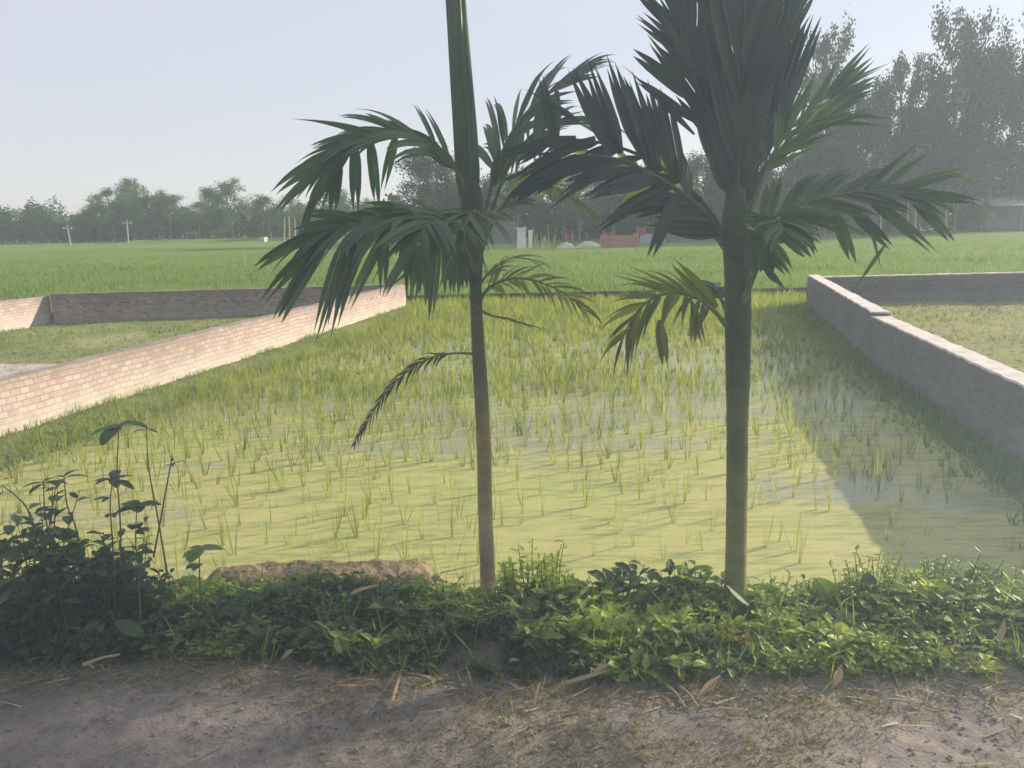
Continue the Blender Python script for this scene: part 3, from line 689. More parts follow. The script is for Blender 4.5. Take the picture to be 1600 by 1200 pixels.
# G1 upright fan, three overlapping fronds
pf = lambda u: .5 + .5 * min(1, u * 2.4) - .1 * u
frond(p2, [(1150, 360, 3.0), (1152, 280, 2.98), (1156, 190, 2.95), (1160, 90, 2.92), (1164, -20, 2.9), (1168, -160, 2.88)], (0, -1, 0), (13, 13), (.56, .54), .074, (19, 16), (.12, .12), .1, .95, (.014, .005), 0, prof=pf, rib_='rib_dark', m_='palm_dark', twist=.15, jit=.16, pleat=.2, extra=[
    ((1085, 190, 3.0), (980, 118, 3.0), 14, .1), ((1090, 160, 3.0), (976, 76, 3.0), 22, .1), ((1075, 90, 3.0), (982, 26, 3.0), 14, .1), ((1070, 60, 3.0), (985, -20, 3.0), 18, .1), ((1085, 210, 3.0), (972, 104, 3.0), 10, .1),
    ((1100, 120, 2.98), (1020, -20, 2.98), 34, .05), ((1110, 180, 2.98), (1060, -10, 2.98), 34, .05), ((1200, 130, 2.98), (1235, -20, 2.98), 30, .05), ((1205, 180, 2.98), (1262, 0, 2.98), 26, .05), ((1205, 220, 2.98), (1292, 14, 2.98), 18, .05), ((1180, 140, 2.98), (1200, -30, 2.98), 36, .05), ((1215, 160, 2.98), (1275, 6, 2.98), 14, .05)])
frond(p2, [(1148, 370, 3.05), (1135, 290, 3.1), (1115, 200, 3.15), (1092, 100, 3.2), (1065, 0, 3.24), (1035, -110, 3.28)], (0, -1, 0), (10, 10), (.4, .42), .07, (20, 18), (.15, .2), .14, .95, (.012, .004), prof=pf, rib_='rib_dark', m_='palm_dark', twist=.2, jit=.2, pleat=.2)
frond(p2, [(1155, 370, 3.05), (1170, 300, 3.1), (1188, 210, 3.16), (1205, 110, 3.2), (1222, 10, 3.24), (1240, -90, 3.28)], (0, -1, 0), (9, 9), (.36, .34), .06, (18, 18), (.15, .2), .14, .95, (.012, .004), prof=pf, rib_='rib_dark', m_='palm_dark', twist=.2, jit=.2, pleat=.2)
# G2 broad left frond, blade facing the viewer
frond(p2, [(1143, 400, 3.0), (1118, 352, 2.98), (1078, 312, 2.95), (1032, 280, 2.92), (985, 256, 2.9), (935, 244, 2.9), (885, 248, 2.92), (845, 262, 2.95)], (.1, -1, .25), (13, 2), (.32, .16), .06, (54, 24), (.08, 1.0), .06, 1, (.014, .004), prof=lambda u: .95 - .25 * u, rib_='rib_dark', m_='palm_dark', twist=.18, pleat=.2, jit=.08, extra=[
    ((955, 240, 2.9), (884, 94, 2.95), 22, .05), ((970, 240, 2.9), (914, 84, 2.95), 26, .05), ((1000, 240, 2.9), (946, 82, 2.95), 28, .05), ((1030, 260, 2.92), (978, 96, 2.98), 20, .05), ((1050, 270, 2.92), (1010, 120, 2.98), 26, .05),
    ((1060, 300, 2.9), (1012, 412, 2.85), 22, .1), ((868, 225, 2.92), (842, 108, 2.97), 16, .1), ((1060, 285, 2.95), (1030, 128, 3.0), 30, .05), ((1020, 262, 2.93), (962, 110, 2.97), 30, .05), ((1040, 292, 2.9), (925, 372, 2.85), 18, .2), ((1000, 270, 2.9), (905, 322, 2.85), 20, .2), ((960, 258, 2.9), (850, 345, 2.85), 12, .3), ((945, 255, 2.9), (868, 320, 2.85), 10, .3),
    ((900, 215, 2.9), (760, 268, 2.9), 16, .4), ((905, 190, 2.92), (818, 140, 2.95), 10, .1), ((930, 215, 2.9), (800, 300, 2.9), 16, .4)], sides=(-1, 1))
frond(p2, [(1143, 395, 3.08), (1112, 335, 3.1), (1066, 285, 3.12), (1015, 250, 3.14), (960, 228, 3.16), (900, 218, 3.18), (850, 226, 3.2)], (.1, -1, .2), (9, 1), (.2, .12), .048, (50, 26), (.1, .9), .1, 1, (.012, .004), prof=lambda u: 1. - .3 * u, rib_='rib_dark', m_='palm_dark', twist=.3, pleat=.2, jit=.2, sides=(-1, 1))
# frond behind it, sunlight painted into its leaf colour
frond(p2, [(1140, 400, 3.1), (1100, 345, 3.2), (1045, 288, 3.3), (985, 258, 3.38), (915, 254, 3.42), (845, 272, 3.46)], (0, -.5, .8), (15, 15), (.3, .3), .034, (65, 18), (1.5, 1.5), .3, 1, (.011, .003), m_='palm_sun_tint', label='frond coloured yellow-green as if lit by the sun behind it')
# G3 right-up frond
frond(p2, [(1158, 380, 3.05), (1178, 310, 3.12), (1205, 245, 3.2), (1240, 195, 3.28), (1280, 158, 3.35), (1322, 128, 3.4)], (-.2, -.7, .7), (9, 9), (.32, .3), .024, (36, 12), (.15, .25), .3, 1, (.011, .003), extra=[
    ((1290, 150, 3.38), (1370, 60, 3.4), 14, .1), ((1295, 155, 3.38), (1372, 88, 3.4), 14, .1), ((1290, 165, 3.35), (1383, 118, 3.4), 14, .1), ((1270, 180, 3.35), (1382, 134, 3.4), 16, .15), ((1230, 210, 3.3), (1352, 178, 3.35), 12, .2), ((1240, 195, 3.3), (1380, 148, 3.35), 10, .2), ((1210, 240, 3.3), (1262, 120, 3.35), 10, .1), ((1215, 230, 3.3), (1280, 110, 3.35), 12, .1)])
frond(p2, [(1156, 390, 3.0), (1172, 330, 2.98), (1195, 270, 2.95), (1228, 222, 2.92), (1268, 192, 2.9), (1310, 178, 2.9)], (-.2, -.8, .5), (7, 7), (.26, .22), .022, (40, 14), (.2, .4), .35, 1, (.01, .003))
# G4 right frond, hanging leaflets
frond(p2, [(1158, 430, 3.0), (1178, 375, 2.97), (1215, 335, 2.93), (1265, 315, 2.9), (1320, 303, 2.88), (1380, 298, 2.87), (1440, 304, 2.87)], UPT, (11, 13), (.27, .27), .04, (52, 12), (.5, 1.1), .22, 1, (.013, .004), extra=[
    ((1350, 305, 2.88), (1465, 406, 2.8), 20, .15), ((1420, 305, 2.88), (1492, 388, 2.8), 18, .15), ((1300, 325, 2.88), (1336, 424, 2.8), 22, .1), ((1330, 330, 2.88), (1396, 396, 2.8), 18, .2), ((1270, 330, 2.88), (1228, 375, 2.8), 14, .1), ((1240, 335, 2.9), (1272, 412, 2.82), 22, .1),
    ((1440, 304, 2.87), (1536, 322, 2.85), 16, .2), ((1400, 296, 2.87), (1510, 268, 2.9), 16, .1), ((1380, 290, 2.87), (1460, 235, 2.9), 12, .1), ((1355, 335, 2.85), (1378, 428, 2.8), 7, .1), ((1385, 380, 2.8), (1330, 462, 2.8), 7, .1), ((1350, 298, 2.87), (1440, 220, 2.95), 12, .05)])
frond(p2, [(1400, 300, 2.9), (1430, 285, 2.92), (1470, 276, 2.95), (1510, 278, 2.98)], UP, (6, 6), (.12, .12), .02, (35, 15), (.2, .3), .1, 1, (.004, .002), m_='palm_olive')
# G6 short blunt leaflets close to the trunk, right
frond(p2, [(1160, 472, 2.96), (1178, 430, 2.9), (1196, 385, 2.84), (1206, 352, 2.76), (1215, 345, 2.66), (1225, 360, 2.58)], UPT, (8, 9), (.2, .2), .05, (65, 30), (1.1, 1.1), .4, 1, (.013, .004), extra=[
    ((1200, 380, 2.85), (1236, 432, 2.8), 26, .05), ((1190, 400, 2.85), (1206, 430, 2.8), 22, .05), ((1195, 420, 2.88), (1230, 455, 2.85), 12, .05), ((1210, 350, 2.8), (1268, 410, 2.75), 20, .1), ((1180, 360, 2.85), (1178, 440, 2.8), 34, .05)])
frond(p2, [(1158, 450, 3.04), (1180, 400, 3.12), (1215, 352, 3.25), (1262, 335, 3.38), (1310, 352, 3.48)], UP, (9, 9), (.25, .25), .036, (52, 18), (1., 1.), .3, 1, (.012, .003))
# G5 yellowing lower-left frond
frond(p2, [(1137, 512, 2.98), (1118, 488, 2.94), (1090, 466, 2.9), (1055, 458, 2.86), (1020, 466, 2.82), (992, 492, 2.8), (972, 530, 2.78)], UPT, (15, 17), (.21, .24), .024, (62, 16), (.9, 1.2), .2, 1, (.011, .003), m_='palm_olive', extra=[
    ((1120, 480, 2.95), (1040, 398, 2.95), 22, .05), ((1085, 462, 2.9), (972, 412, 2.9), 7, .05), ((1085, 464, 2.9), (968, 425, 2.9), 7, .05), ((1060, 458, 2.88), (946, 430, 2.9), 6, .1), ((1080, 470, 2.9), (1102, 552, 2.85), 14, .1), ((1030, 500, 2.85), (1040, 582, 2.8), 18, .05), ((1085, 480, 2.9), (1082, 545, 2.85), 14, .05)], label='lowest frond, yellowing and drooping to the left')
frond(p2, [(1140, 500, 3.0), (1128, 470, 3.06), (1115, 450, 3.14), (1100, 448, 3.2)], UP, (5, 5), (.1, .1), .04, (50, 20), (.6, .6), .3, 1, (.01, .003))
# ------------------------------------------------------------------ WEEDS AND BANK
def herb(mb, sb, base, h, nst, LL, LW, spread=.5, per=7, shape=0, seg=3, whorl=0, bare=0.):
    base = V(base)
    for k in range(nst):
        az = rnd.uniform(0, 6.283); tl = rnd.uniform(.05, spread); hh = h * rnd.uniform(.6, 1.08)
        top = base + V((math.cos(az) * tl * hh, math.sin(az) * tl * hh, hh)); mid = base.lerp(top, .5) + V((0, 0, hh * .1))
        P_ = spline([base + V((rnd.uniform(-.02, .02), rnd.uniform(-.02, .02), 0)), mid, top], 6)
        if sb is not None: tube(sb, P_, [.0035 * (1 - .6 * i / 6) * (.6 + h) for i in range(7)], 4, False)
        for j in range(per):
            t = bare + (1 - bare) * (j + rnd.random()) / per; f = t * 6; i = min(5, int(f)); q = P_[i].lerp(P_[i + 1], f - i)
            a2 = j * 2.4 + az + rnd.uniform(-.4, .4); el = rnd.uniform(.0, .75)
            d = V((math.cos(a2) * math.cos(el), math.sin(a2) * math.cos(el), math.sin(el)))
            s = LL * rnd.uniform(.55, 1.15) * (1.1 - .35 * t)
            leaf(mb, q, d, V((rnd.uniform(-.3, .3), rnd.uniform(-.3, .3), 1)), s, s * LW * rnd.uniform(.8, 1.2), rnd.uniform(.2, .9), seg, .3, 0, shape)
        for j in range(whorl):
            a2 = j * 6.283 / whorl + rnd.uniform(-.3, .3); d = V((math.cos(a2), math.sin(a2), rnd.uniform(-.1, .35)))
            s = LL * rnd.uniform(.8, 1.3); leaf(mb, P_[-1], d, V((0, 0, 1)), s, s * LW, rnd.uniform(.3, .8), seg, .25, 0, shape)
def gz(x, y): return gh(x, y)
# ground cover, three meshes by leaf kind
mats = ['weed', 'weed_dark', 'weed_lime']
bs_ = [MB(), MB(), MB()]; sb = MB()
for i in range(3300):
    x = rnd.uniform(-3.0, 3.0); e = edge(x); y = e + rnd.random() * (.72 + .2 * noise.noise(V((x * 2.5, 0, 11)))) - .03
    if noise.noise(V((x * 3.2, y * 3.2, 21))) > .26 - .0 * x and rnd.random() < .7: continue
    dd = (y - e)
    hgt = rnd.uniform(.03, .09) * (1 + 1.1 * noise.noise(V((x * 3, y * 3, 7)))) + .02 * max(0, min(1, dd * 2.5))
    if y > e + .5: hgt *= .8
    cl = noise.noise(V((x * 2.2, y * 3, 4))) + (.5 if x > .2 else -.1) + rnd.uniform(-.35, .35)
    k = 1 if cl < -.05 else (0 if cl < .5 else 2)
    big = rnd.random()
    LL = rnd.uniform(.022, .045) if big < .72 else rnd.uniform(.05, .095)
    herb(bs_[k], sb, (x, y, gz(x, y) - .01), hgt, rnd.choice([2, 3, 4]), LL, rnd.uniform(.4, .65), .9, rnd.choice([5, 6, 8]))
nm = ['mixed mid-green creeping weeds covering the bank', 'dark shaded creeping weeds covering the bank', 'bright yellow-green weeds among the bank cover']
for k in range(3): tag(bs_[k].build('weeds', M[mats[k]]), nm[k], kind='stuff')
tag(sb.build('weed_stems', M['stem']), 'thin stems of the creeping weeds', kind='stuff')
b = MB()
for i in range(700):
    x = rnd.uniform(-3, 3); y = edge(x) + rnd.uniform(-.08, .85)
    for k in range(3): blade(b, (x + rnd.uniform(-.01, .01), y, gz(x, y) - .01), (rnd.uniform(-.6, .6), rnd.uniform(-.6, .6), 1), rnd.uniform(.06, .2), .006, rnd.uniform(.3, 1.2), 3)
tag(b.build('grass', M['grass']), 'grass blades mixed into the weeds of the bank', kind='stuff')
# dry short grass on the path
b = MB()
for i in range(15000):
    x = rnd.gauss(.25, .75); y = rnd.uniform(1.85, 2.75)
    if noise.noise(V((x * 2.5, y * 4, 9))) + rnd.uniform(-.4, .4) < -.05 + .5 * max(0, abs(x - .2) - .7): continue
    blade(b, (x, y, gz(x, y) - .002), (rnd.uniform(-1.3, 1.3), rnd.uniform(-1.3, 1.3), 1), rnd.uniform(.012, .04), .0028, rnd.uniform(.3, 1.5), 2)
for i in range(2600):
    x = rnd.uniform(-2.2, 2.2); y = edge(x) + rnd.gauss(-.12, .09)
    blade(b, (x, y, gz(x, y) + .001), (rnd.uniform(-1, 1), rnd.uniform(-1, 1), .25), rnd.uniform(.03, .09), .003, .4, 2)
tag(b.build('dry_grass', M['drygrass']), 'short dry grass and chaff on the trodden path', kind='stuff')
b = MB()
for i in range(230):
    x = rnd.uniform(-2.2, 2.2); y = edge(x) - abs(rnd.gauss(.02, .2)); az = rnd.uniform(-.9, .9) + (3.14 if rnd.random() < .5 else 0)
    L_ = rnd.uniform(.03, .12); blade(b, (x, y, gz(x, y) + .006), (math.cos(az), math.sin(az), .05), L_, rnd.uniform(.003, .009), .1, 3, V((-math.sin(az), math.cos(az), rnd.uniform(-.4, .4))))
for i in range(260):
    x = rnd.uniform(-3, 3); y = edge(x) + rnd.uniform(-.05, .7); blade(b, (x, y, gz(x, y)), (rnd.uniform(-.9, .9), rnd.uniform(-.6, .6), .9), rnd.uniform(.07, .2), .004, rnd.uniform(.2, 1.3), 4)
tag(b.build('straw_litter', M['straw']), 'scattered bits of straw and dead leaf along the weeds', kind='stuff')
# individual dry leaves and stalks: (x0,y0)-(x1,y1) px, width px, label
dry = [((608, 1115), (624, 1068), 9, 'straight dry stalk lying on the path below the palms, pointing at the weeds', 'stalk'),
       ((835, 1108), (846, 1082), 8, 'short pale dry leaf below the slimmer palm on bare soil', 'dry leaf'),
       ((862, 1078), (960, 1074), 8, 'long pale dry strip lying flat against the weed edge', 'dry leaf'),
       ((924, 1060), (958, 1052), 12, 'curled tan leaf just above the long dry strip', 'dry leaf'),
       ((1088, 1098), (1128, 1076), 13, 'broad pale torn dry leaf beside the stouter palm', 'dry leaf'),
       ((1040, 1074), (1070, 1112), 6, 'thin dry stalk slanting down beside the torn leaf', 'stalk'),
       ((1062, 1078), (1090, 1112), 7, 'second slanting dry stalk, touching the torn leaf', 'stalk'),
       ((1092, 1122), (1168, 1116), 6, 'thin curved dry stem under the torn leaf', 'stalk'),
       ((1300, 1080), (1318, 1060), 15, 'grey dead leaf hanging at the weed edge on the right', 'dry leaf'),
       ((1560, 1014), (1568, 990), 9, 'upright tan dead leaf in the weeds at far right', 'dry leaf'),
       ((440, 1036), (466, 1028), 10, 'small curled pale leaf in the shade of the left weeds', 'dry leaf'),
       ((130, 1044), (188, 1028), 8, 'dry grey stalk lying in front of the dark left shrub', 'stalk'),
       ((1402, 1152), (1420, 1158), 5, 'tiny white chip on the bare soil at right', 'chip'),
       ((170, 1190), (240, 1165), 5, 'thin dry twig at the bottom left of the path', 'twig'),
       ((548, 934), (600, 928), 9, 'brown folded dead leaf on top of the weeds before the mud slab', 'dry leaf'),
       ((795, 1040), (818, 1052), 13, 'tan crumpled leaf at the foot of the bright bushy weed', 'dry leaf')]
for (x0, y0), (x1, y1), wp, lb, ct in dry:
    hz = .12 if y0 < 1020 else (.03 if y0 < 1064 else .0)
    A = atz(x0, y0, hz); B = atz(x1, y1, hz); A.z = max(hz, gz(A.x, A.y)) + .012; B.z = max(hz, gz(B.x, B.y)) + .014
    d = (B - A); L_ = d.length; b = MB()
    if ct in ('stalk', 'twig'):
        Pm = A.lerp(B, .5) + V((rnd.uniform(-.006, .006), rnd.uniform(-.006, .006), .008))
        tube(b, spline([A, Pm, B], 8), [wp * .5 / F * A.y * (1 - .06 * i) * rnd.uniform(.8, 1.1) for i in range(9)], 6)
    elif ct == 'chip':
        blob(b, A, .007, .4)
    else:
        leaf(b, A, d + V((0, 0, .05)), V((rnd.uniform(-.4, .4), -.5, 1)), L_ * rnd.uniform(.9, 1.05), wp * rnd.uniform(.8, 1.2) / F * A.y, rnd.uniform(-.6, .5), 6, rnd.uniform(.4, .9), 0, rnd.choice([1, 2]))
    o_ = b.build({'stalk': 'dry_stalk', 'twig': 'dry_twig', 'chip': 'white_chip'}.get(ct, 'dry_leaf'), M['straw'], origin=A); tag(o_, lb, ct, 'dead leaves and stalks along the path')
# individual plants: px of the top, px of base, Y
def plant(name, label, cat, fn, base, mats_, group=None):
    r = thing(name, label, cat, group, base); lb = MB(); sb = MB(); fn(lb, sb)
    lb.build('leaves', M[mats_], r); sb.build('stems', M['stem'], r); return r
def bush(xc, yb, Y, hgt, wid, LL, LW, n, per, mt, label, name='bushy_weed', cat='weed', shape=0):
    base = aty(xc, yb, Y); base.z = gz(base.x, base.y) - .02
    def fn(lb, sb):
        for i in range(n):
            a_ = rnd.uniform(0, 6.28); r_ = wid * math.sqrt(rnd.random()) * .5
            q = base + V((math.cos(a_) * r_, math.sin(a_) * r_ * .6, 0))
            herb(lb, sb, q, hgt * 1.12 * (1 - .45 * (r_ / (wid * .5)) ** 2) * rnd.uniform(.75, 1.1), 2, LL, LW, .35, per, shape)
    return plant(name, label, cat, fn, base, mt)
bush(60, 1000, 2.95, .5, .75, .085, .62, 50, 10, 'weed_dark', 'big dark leafy shrub filling the lower left corner of the bank', 'leafy_shrub', 'shrub')
bush(190, 1000, 3.0, .38, .4, .06, .6, 26, 9, 'weed_dark', 'dark shrub of smaller leaves between the corner shrub and the tall stalks', 'leafy_shrub', 'shrub')
bush(838, 1000, 3.05, .26, .34, .055, .42, 26, 10, 'weed_lime', 'bright bushy weed just right of the slimmer palm foot')
bush(1010, 1000, 3.05, .2, .4, .1, .5, 12, 5, 'weed_dark', 'dark weed with large pointed leaves between the two palms')
bush(1085, 1000, 3.05, .2, .3, .085, .55, 12, 6, 'weed', 'dark green weed with broad leaves close left of the stouter palm')
bush(1225, 990, 3.1, .17, .34, .06, .5, 16, 7, 'weed', 'low weed close right of the stouter palm foot')
bush(1375, 1000, 3.05, .24, .42, .04, .5, 36, 11, 'weed_lime', 'fine-leaved light green bushy weed right of the stouter palm')
bush(1500, 990, 3.1, .23, .5, .045, .45, 40, 10, 'weed', 'wide fine-leaved bushy weed near the right edge')
bush(1590, 960, 3.2, .25, .3, .07, .4, 16, 8, 'weed_lime', 'light green weed cut by the right edge')
bush(1310, 1060, 2.66, .1, .22, .06, .4, 12, 6, 'weed_lime', 'low light green rosette at the edge of the bare soil')
bush(1140, 1055, 2.72, .1, .12, .035, .5, 9, 8, 'weed_yellow', 'small weed with yellow leaves in front of the stouter palm')
bush(1180, 1062, 2.68, .08, .1, .03, .5, 7, 8, 'weed_yellow', 'smaller pale yellow weed right beside the yellow-leaved one')
bush(560, 1010, 2.92, .12, .4, .045, .6, 18, 7, 'weed_dark', 'low dark weed patch in front of the mud slab')
bush(700, 1010, 2.95, .16, .28, .04, .6, 16, 8, 'weed', 'leafy weed at the right end of the mud slab')
bush(445, 990, 3.05, .12, .4, .06, .6, 14, 6, 'weed_dark', 'dark round-leaved weed left of the mud slab')
# tall single-stemmed weeds: stalk px path then a whorl of leaves
def tall(pts, Y, LL, LW, wh, label, side=(), mt='weed_dark'):
    P_ = spline([aty(a_, b_, Y) for a_, b_ in pts], 12); base = P_[0].copy()
    def fn(lb, sb):
        tube(sb, P_, [.0042 * (1 - .55 * i / 12) for i in range(13)], 6)
        for j in range(wh):
            a2 = j * 6.283 / wh + rnd.uniform(-.35, .35); d = V((math.cos(a2), math.sin(a2), rnd.uniform(-.05, .25))); s = LL * rnd.uniform(.75, 1.2)
            leaf(lb, P_[-1] - V((0, 0, rnd.uniform(0, .012))), d, V((0, 0, 1)), s, s * LW, rnd.uniform(.3, .7), 5, .2)
        for t in side:
            i = int(t * 12)
            for sgn in (0, 2.6):
                a2 = rnd.uniform(0, 6.28) + sgn; d = V((math.cos(a2), math.sin(a2), .25)); s = LL * rnd.uniform(.5, .9); leaf(lb, P_[i], d, V((0, 0, 1)), s, s * LW, .5, 4, .25)
    return plant('tall_weed', label, 'weed', fn, base, mt, 'tall thin weeds at the left')
tall([(190, 960), (188, 820), (183, 740), (186, 665)], 2.95, .13, .4, 5, 'tallest thin weed, topped by a flat spray of long leaves')
tall([(262, 900), (245, 800), (232, 730), (229, 668)], 3.1, .05, .3, 3, 'thin bare bent stalk right of the tallest weed')
tall([(180, 960), (176, 850), (172, 790), (176, 748)], 2.9, .095, .42, 6, 'weed with a star of drooping leaves below the tallest one', (.6, .75))
tall([(82, 930), (78, 850), (70, 800), (68, 752)], 3.0, .08, .33, 4, 'leftmost weed stalk with a small flat leaf spray')
tall([(140, 930), (120, 830), (105, 790), (100, 744)], 3.0, .085, .3, 4, 'second weed stalk from the left with narrow leaves')
tall([(218, 990), (218, 920), (212, 850), (214, 790)], 2.85, .075, .75, 5, 'leafy upright weed with round leaves in tiers', (.35, .5, .62, .75, .87))
tall([(60, 860), (45, 800), (25, 775), (2, 758)], 3.0, .03, .3, 2, 'arched thin stalk leaving the picture at the left')
tall([(316, 960), (312, 905), (312, 858)], 2.95, .09, .6, 5, 'short weed with broad pale leaves before the pond', (.8,), 'weed')
tall([(240, 870), (255, 790), (268, 720), (272, 722)], 3.15, .04, .4, 4, 'thin forked stalk with a tiny leaf tuft over the rice')
# single big leaves
for (x0, y0, x1, y1, Y, wp, mt, lb, nn_) in [
    (890, 912, 920, 938, 3.1, 34, 'weed_lime', 'single large round bright leaf leaning over the water', (.2, -.9, .5)),
    (1136, 914, 1172, 942, 2.9, 19, 'weed_dark', 'large pale pointed leaf crossing the stouter palm foot', (.2, -.6, .8)),
    (1345, 906, 1368, 905, 3.0, 26, 'weed_dark', 'curled dark leaf above the fine-leaved bush', (.3, -.5, .8)),
    (1276, 905, 1306, 940, 3.05, 34, 'weed', 'grey-green round leaf left of the fine-leaved bush', (0, -.8, .5)),
    (180, 972, 226, 988, 2.75, 24, 'weed_dark', 'large folded grey leaf at the foot of the dark shrubs', (.1, -.8, .5)),
    (1566, 892, 1598, 920, 3.1, 18, 'weed_lime', 'long bright leaf at the right edge over the shaded water', (.2, -.6, .7))]:
    A = aty(x0, y0, Y); B = aty(x1, y1, Y - .02); r = thing('broad_leaf_weed', lb, 'weed', None, V((A.x, A.y + .03, gz(A.x, A.y))))
    b = MB(); leaf(b, A, B - A, V(nn_), (B - A).length * 1.05, wp / F * Y, .25, 7, .2); b.build('leaf_blade', M[mt], r)
    b = MB(); G = V((A.x + .01, A.y + .03, gz(A.x, A.y + .03) - .02)); tube(b, spline([G, G.lerp(A, .6) + V((.01, .01, .02)), A], 8), [.0028] * 9, 5); b.build('stem', M['stem'], r)
# mud slab
A = atz(385, 880, 0.0); B = atz(662, 905, .0); c = V(((A.x + B.x) / 2 - .05, 3.38, -.02)); b = MB(); nx_, ny_ = 90, 28
def slab_top(u, v):
    x = -.53 + 1.06 * u; y = -.12 + .26 * v; ed = min(u, 1 - u) * 14; ed2 = min(v, 1 - v) * 5
    z = .075 + .012 * noise.noise(V((x * 9, y * 14, 5))) + .005 * noise.noise(V((x * 45, y * 45, 6))) - .06 * (1 - min(1, ed)) ** 2 - .03 * (1 - min(1, ed2)) ** 2 + .018 * noise.noise(V((x * 5, y * 8, 1))) + .008 * noise.noise(V((x * 22, y * 22, 2))) - .05 * max(0, .35 - u)
    return V((x + .015 * noise.noise(V((v * 4, u * 2, 3))), y + .02 * noise.noise(V((u * 7, 4, v))), z))
vs = [slab_top(i / nx_, j / ny_) for j in range(ny_ + 1) for i in range(nx_ + 1)]
fs = [(j * (nx_ + 1) + i, j * (nx_ + 1) + i + 1, (j + 1) * (nx_ + 1) + i + 1, (j + 1) * (nx_ + 1) + i) for j in range(ny_) for i in range(nx_)]
ring = [i for i in range(nx_ + 1)] + [(j * (nx_ + 1) + nx_) for j in range(1, ny_ + 1)] + [ny_ * (nx_ + 1) + i for i in range(nx_ - 1, -1, -1)] + [j * (nx_ + 1) for j in range(ny_ - 1, 0, -1)]
prev = ring
for lv in range(1, 6):
    new = []
    for r_ in ring:
        q = vs[r_].copy(); q.z -= .05 * lv; s = 1 + .012 * lv + .05 * noise.noise(V((q.x * 14, q.y * 14, lv * .9))) + rnd.uniform(-.008, .008); new.append(len(vs)); vs.append(V((q.x * s, q.y * s, q.z)))
    n_ = len(ring)
    fs += [(prev[(k + 1) % n_], prev[k], new[k], new[(k + 1) % n_]) for k in range(n_)]; prev = new
b.add([p_ + c for p_ in vs], fs); tag(b.build('mud_slab', M['slab'], smooth=False, origin=c), 'crumbling brown slab of baked mud lying behind the weeds', 'slab')
# ------------------------------------------------------------------ FAR TREES
TR = random.Random(3)
def tree_mesh(kind, seed):
    """unit-height tree: returns (crown MB, trunk MB)"""
    global rnd
    old = rnd; rnd = random.Random(seed); r = rnd; cr = MB(); tk = MB(); tips = []
    if kind == 'round': th, limbs, Rh, cz, rz_ = .28, 15, .36, .6, .4
    elif kind == 'dense': th, limbs, Rh, cz, rz_ = .12, 20, .46, .5, .5
    elif kind == 'airy': th, limbs, Rh, cz, rz_ = .3, 16, .26, .62, .4
    elif kind == 'high': th, limbs, Rh, cz, rz_ = .55, 16, .19, .78, .16
    elif kind == 'tall': th, limbs, Rh, cz, rz_ = .25, 24, .24, .58, .44
    lean = V((r.uniform(-.05, .05), r.uniform(-.05, .05), 0))
    topz = cz + rz_ * .6; TP = spline([V((0, 0, -.02)), V((0, 0, th)) + lean * .4, V((0, 0, cz)) + lean, V((0, 0, topz)) + lean * 1.3], 10)
    tube(tk, TP, [.022 * (1 - .8 * i / 10) + .003 for i in range(11)], 7)
    for i in range(limbs):
        t = .35 + .65 * (i + r.random()) / limbs; k = min(9, int(t * 10)); q = TP[k].lerp(TP[k + 1], t * 10 - k)
        az = i * 2.4 + r.uniform(-.5, .5); v = r.uniform(-.55, .98); rr = math.sqrt(max(.03, 1 - v * v)) * r.uniform(.65, 1.08)
        e = V((math.cos(az) * Rh * rr, math.sin(az) * Rh * rr, cz + rz_ * v)) + lean
        P_ = spline([q, q.lerp(e, .5) + V((0, 0, .03)), e], 5); tube(tk, P_, [.008, .006, .005, .004, .003, .002], 4, False)
        tips += [(P_[5], 1.), (P_[4], .8), (P_[3].lerp(P_[4], .3), .6)]
        for _ in range(3):
            e2 = e + V((r.gauss(0, .07), r.gauss(0, .07), r.gauss(0, .06))); tube(tk, [P_[3], e2], [.003, .0015], 3, False); tips.append((e2, .75))
    for p_, s in tips:
        n = {'round': 150, 'dense': 170, 'airy': 100, 'tall': 170, 'high': 55}[kind]; sz = {'round': .066, 'dense': .08, 'airy': .05, 'tall': .033, 'high': .05}[kind] * s * r.uniform(.7, 1.3)
        n = int(n * s)
        for _ in range(n):
            q = p_ + V((r.gauss(0, sz), r.gauss(0, sz), r.gauss(0, sz * (.7 if kind != 'tall' else 1.1))))
            L_ = r.uniform(.009, .022) * (1.3 if kind in ('round', 'dense') else .95)
            if kind in ('tall', 'airy'): d = V((r.uniform(-.6, .6), r.uniform(-.6, .6), -1)).normalized()
            else: d = V((r.uniform(-1, 1), r.uniform(-1, 1), r.uniform(-.7, .7))).normalized()
            s_ = perp(d, r) * (L_ * .42)
            cr.add([q, q + d * L_ * .5 + s_, q + d * L_, q + d * L_ * .5 - s_], [(0, 1, 2, 3)])
    rnd = old; return cr, tk
LIB = {}
for kd, n in (('round', 3), ('dense', 2), ('airy', 2), ('tall', 3), ('high', 1)):
    for k in range(n):
        cr, tk = tree_mesh(kd, 11 + k * 7 + len(kd) * 100)
        for mm in ('tree', 'tree_far'):
            r_ = bpy.data.objects.new('tree', None)
            a_ = bpy.data.meshes.new('crown'); a_.from_pydata(cr.v, [], cr.f); a_.materials.append(M[mm])
            c_m = bpy.data.meshes.new('trunk'); c_m.from_pydata(tk.v, [], tk.f); c_m.materials.append(M['bark'])
            LIB[kd, k, mm] = (a_, c_m)
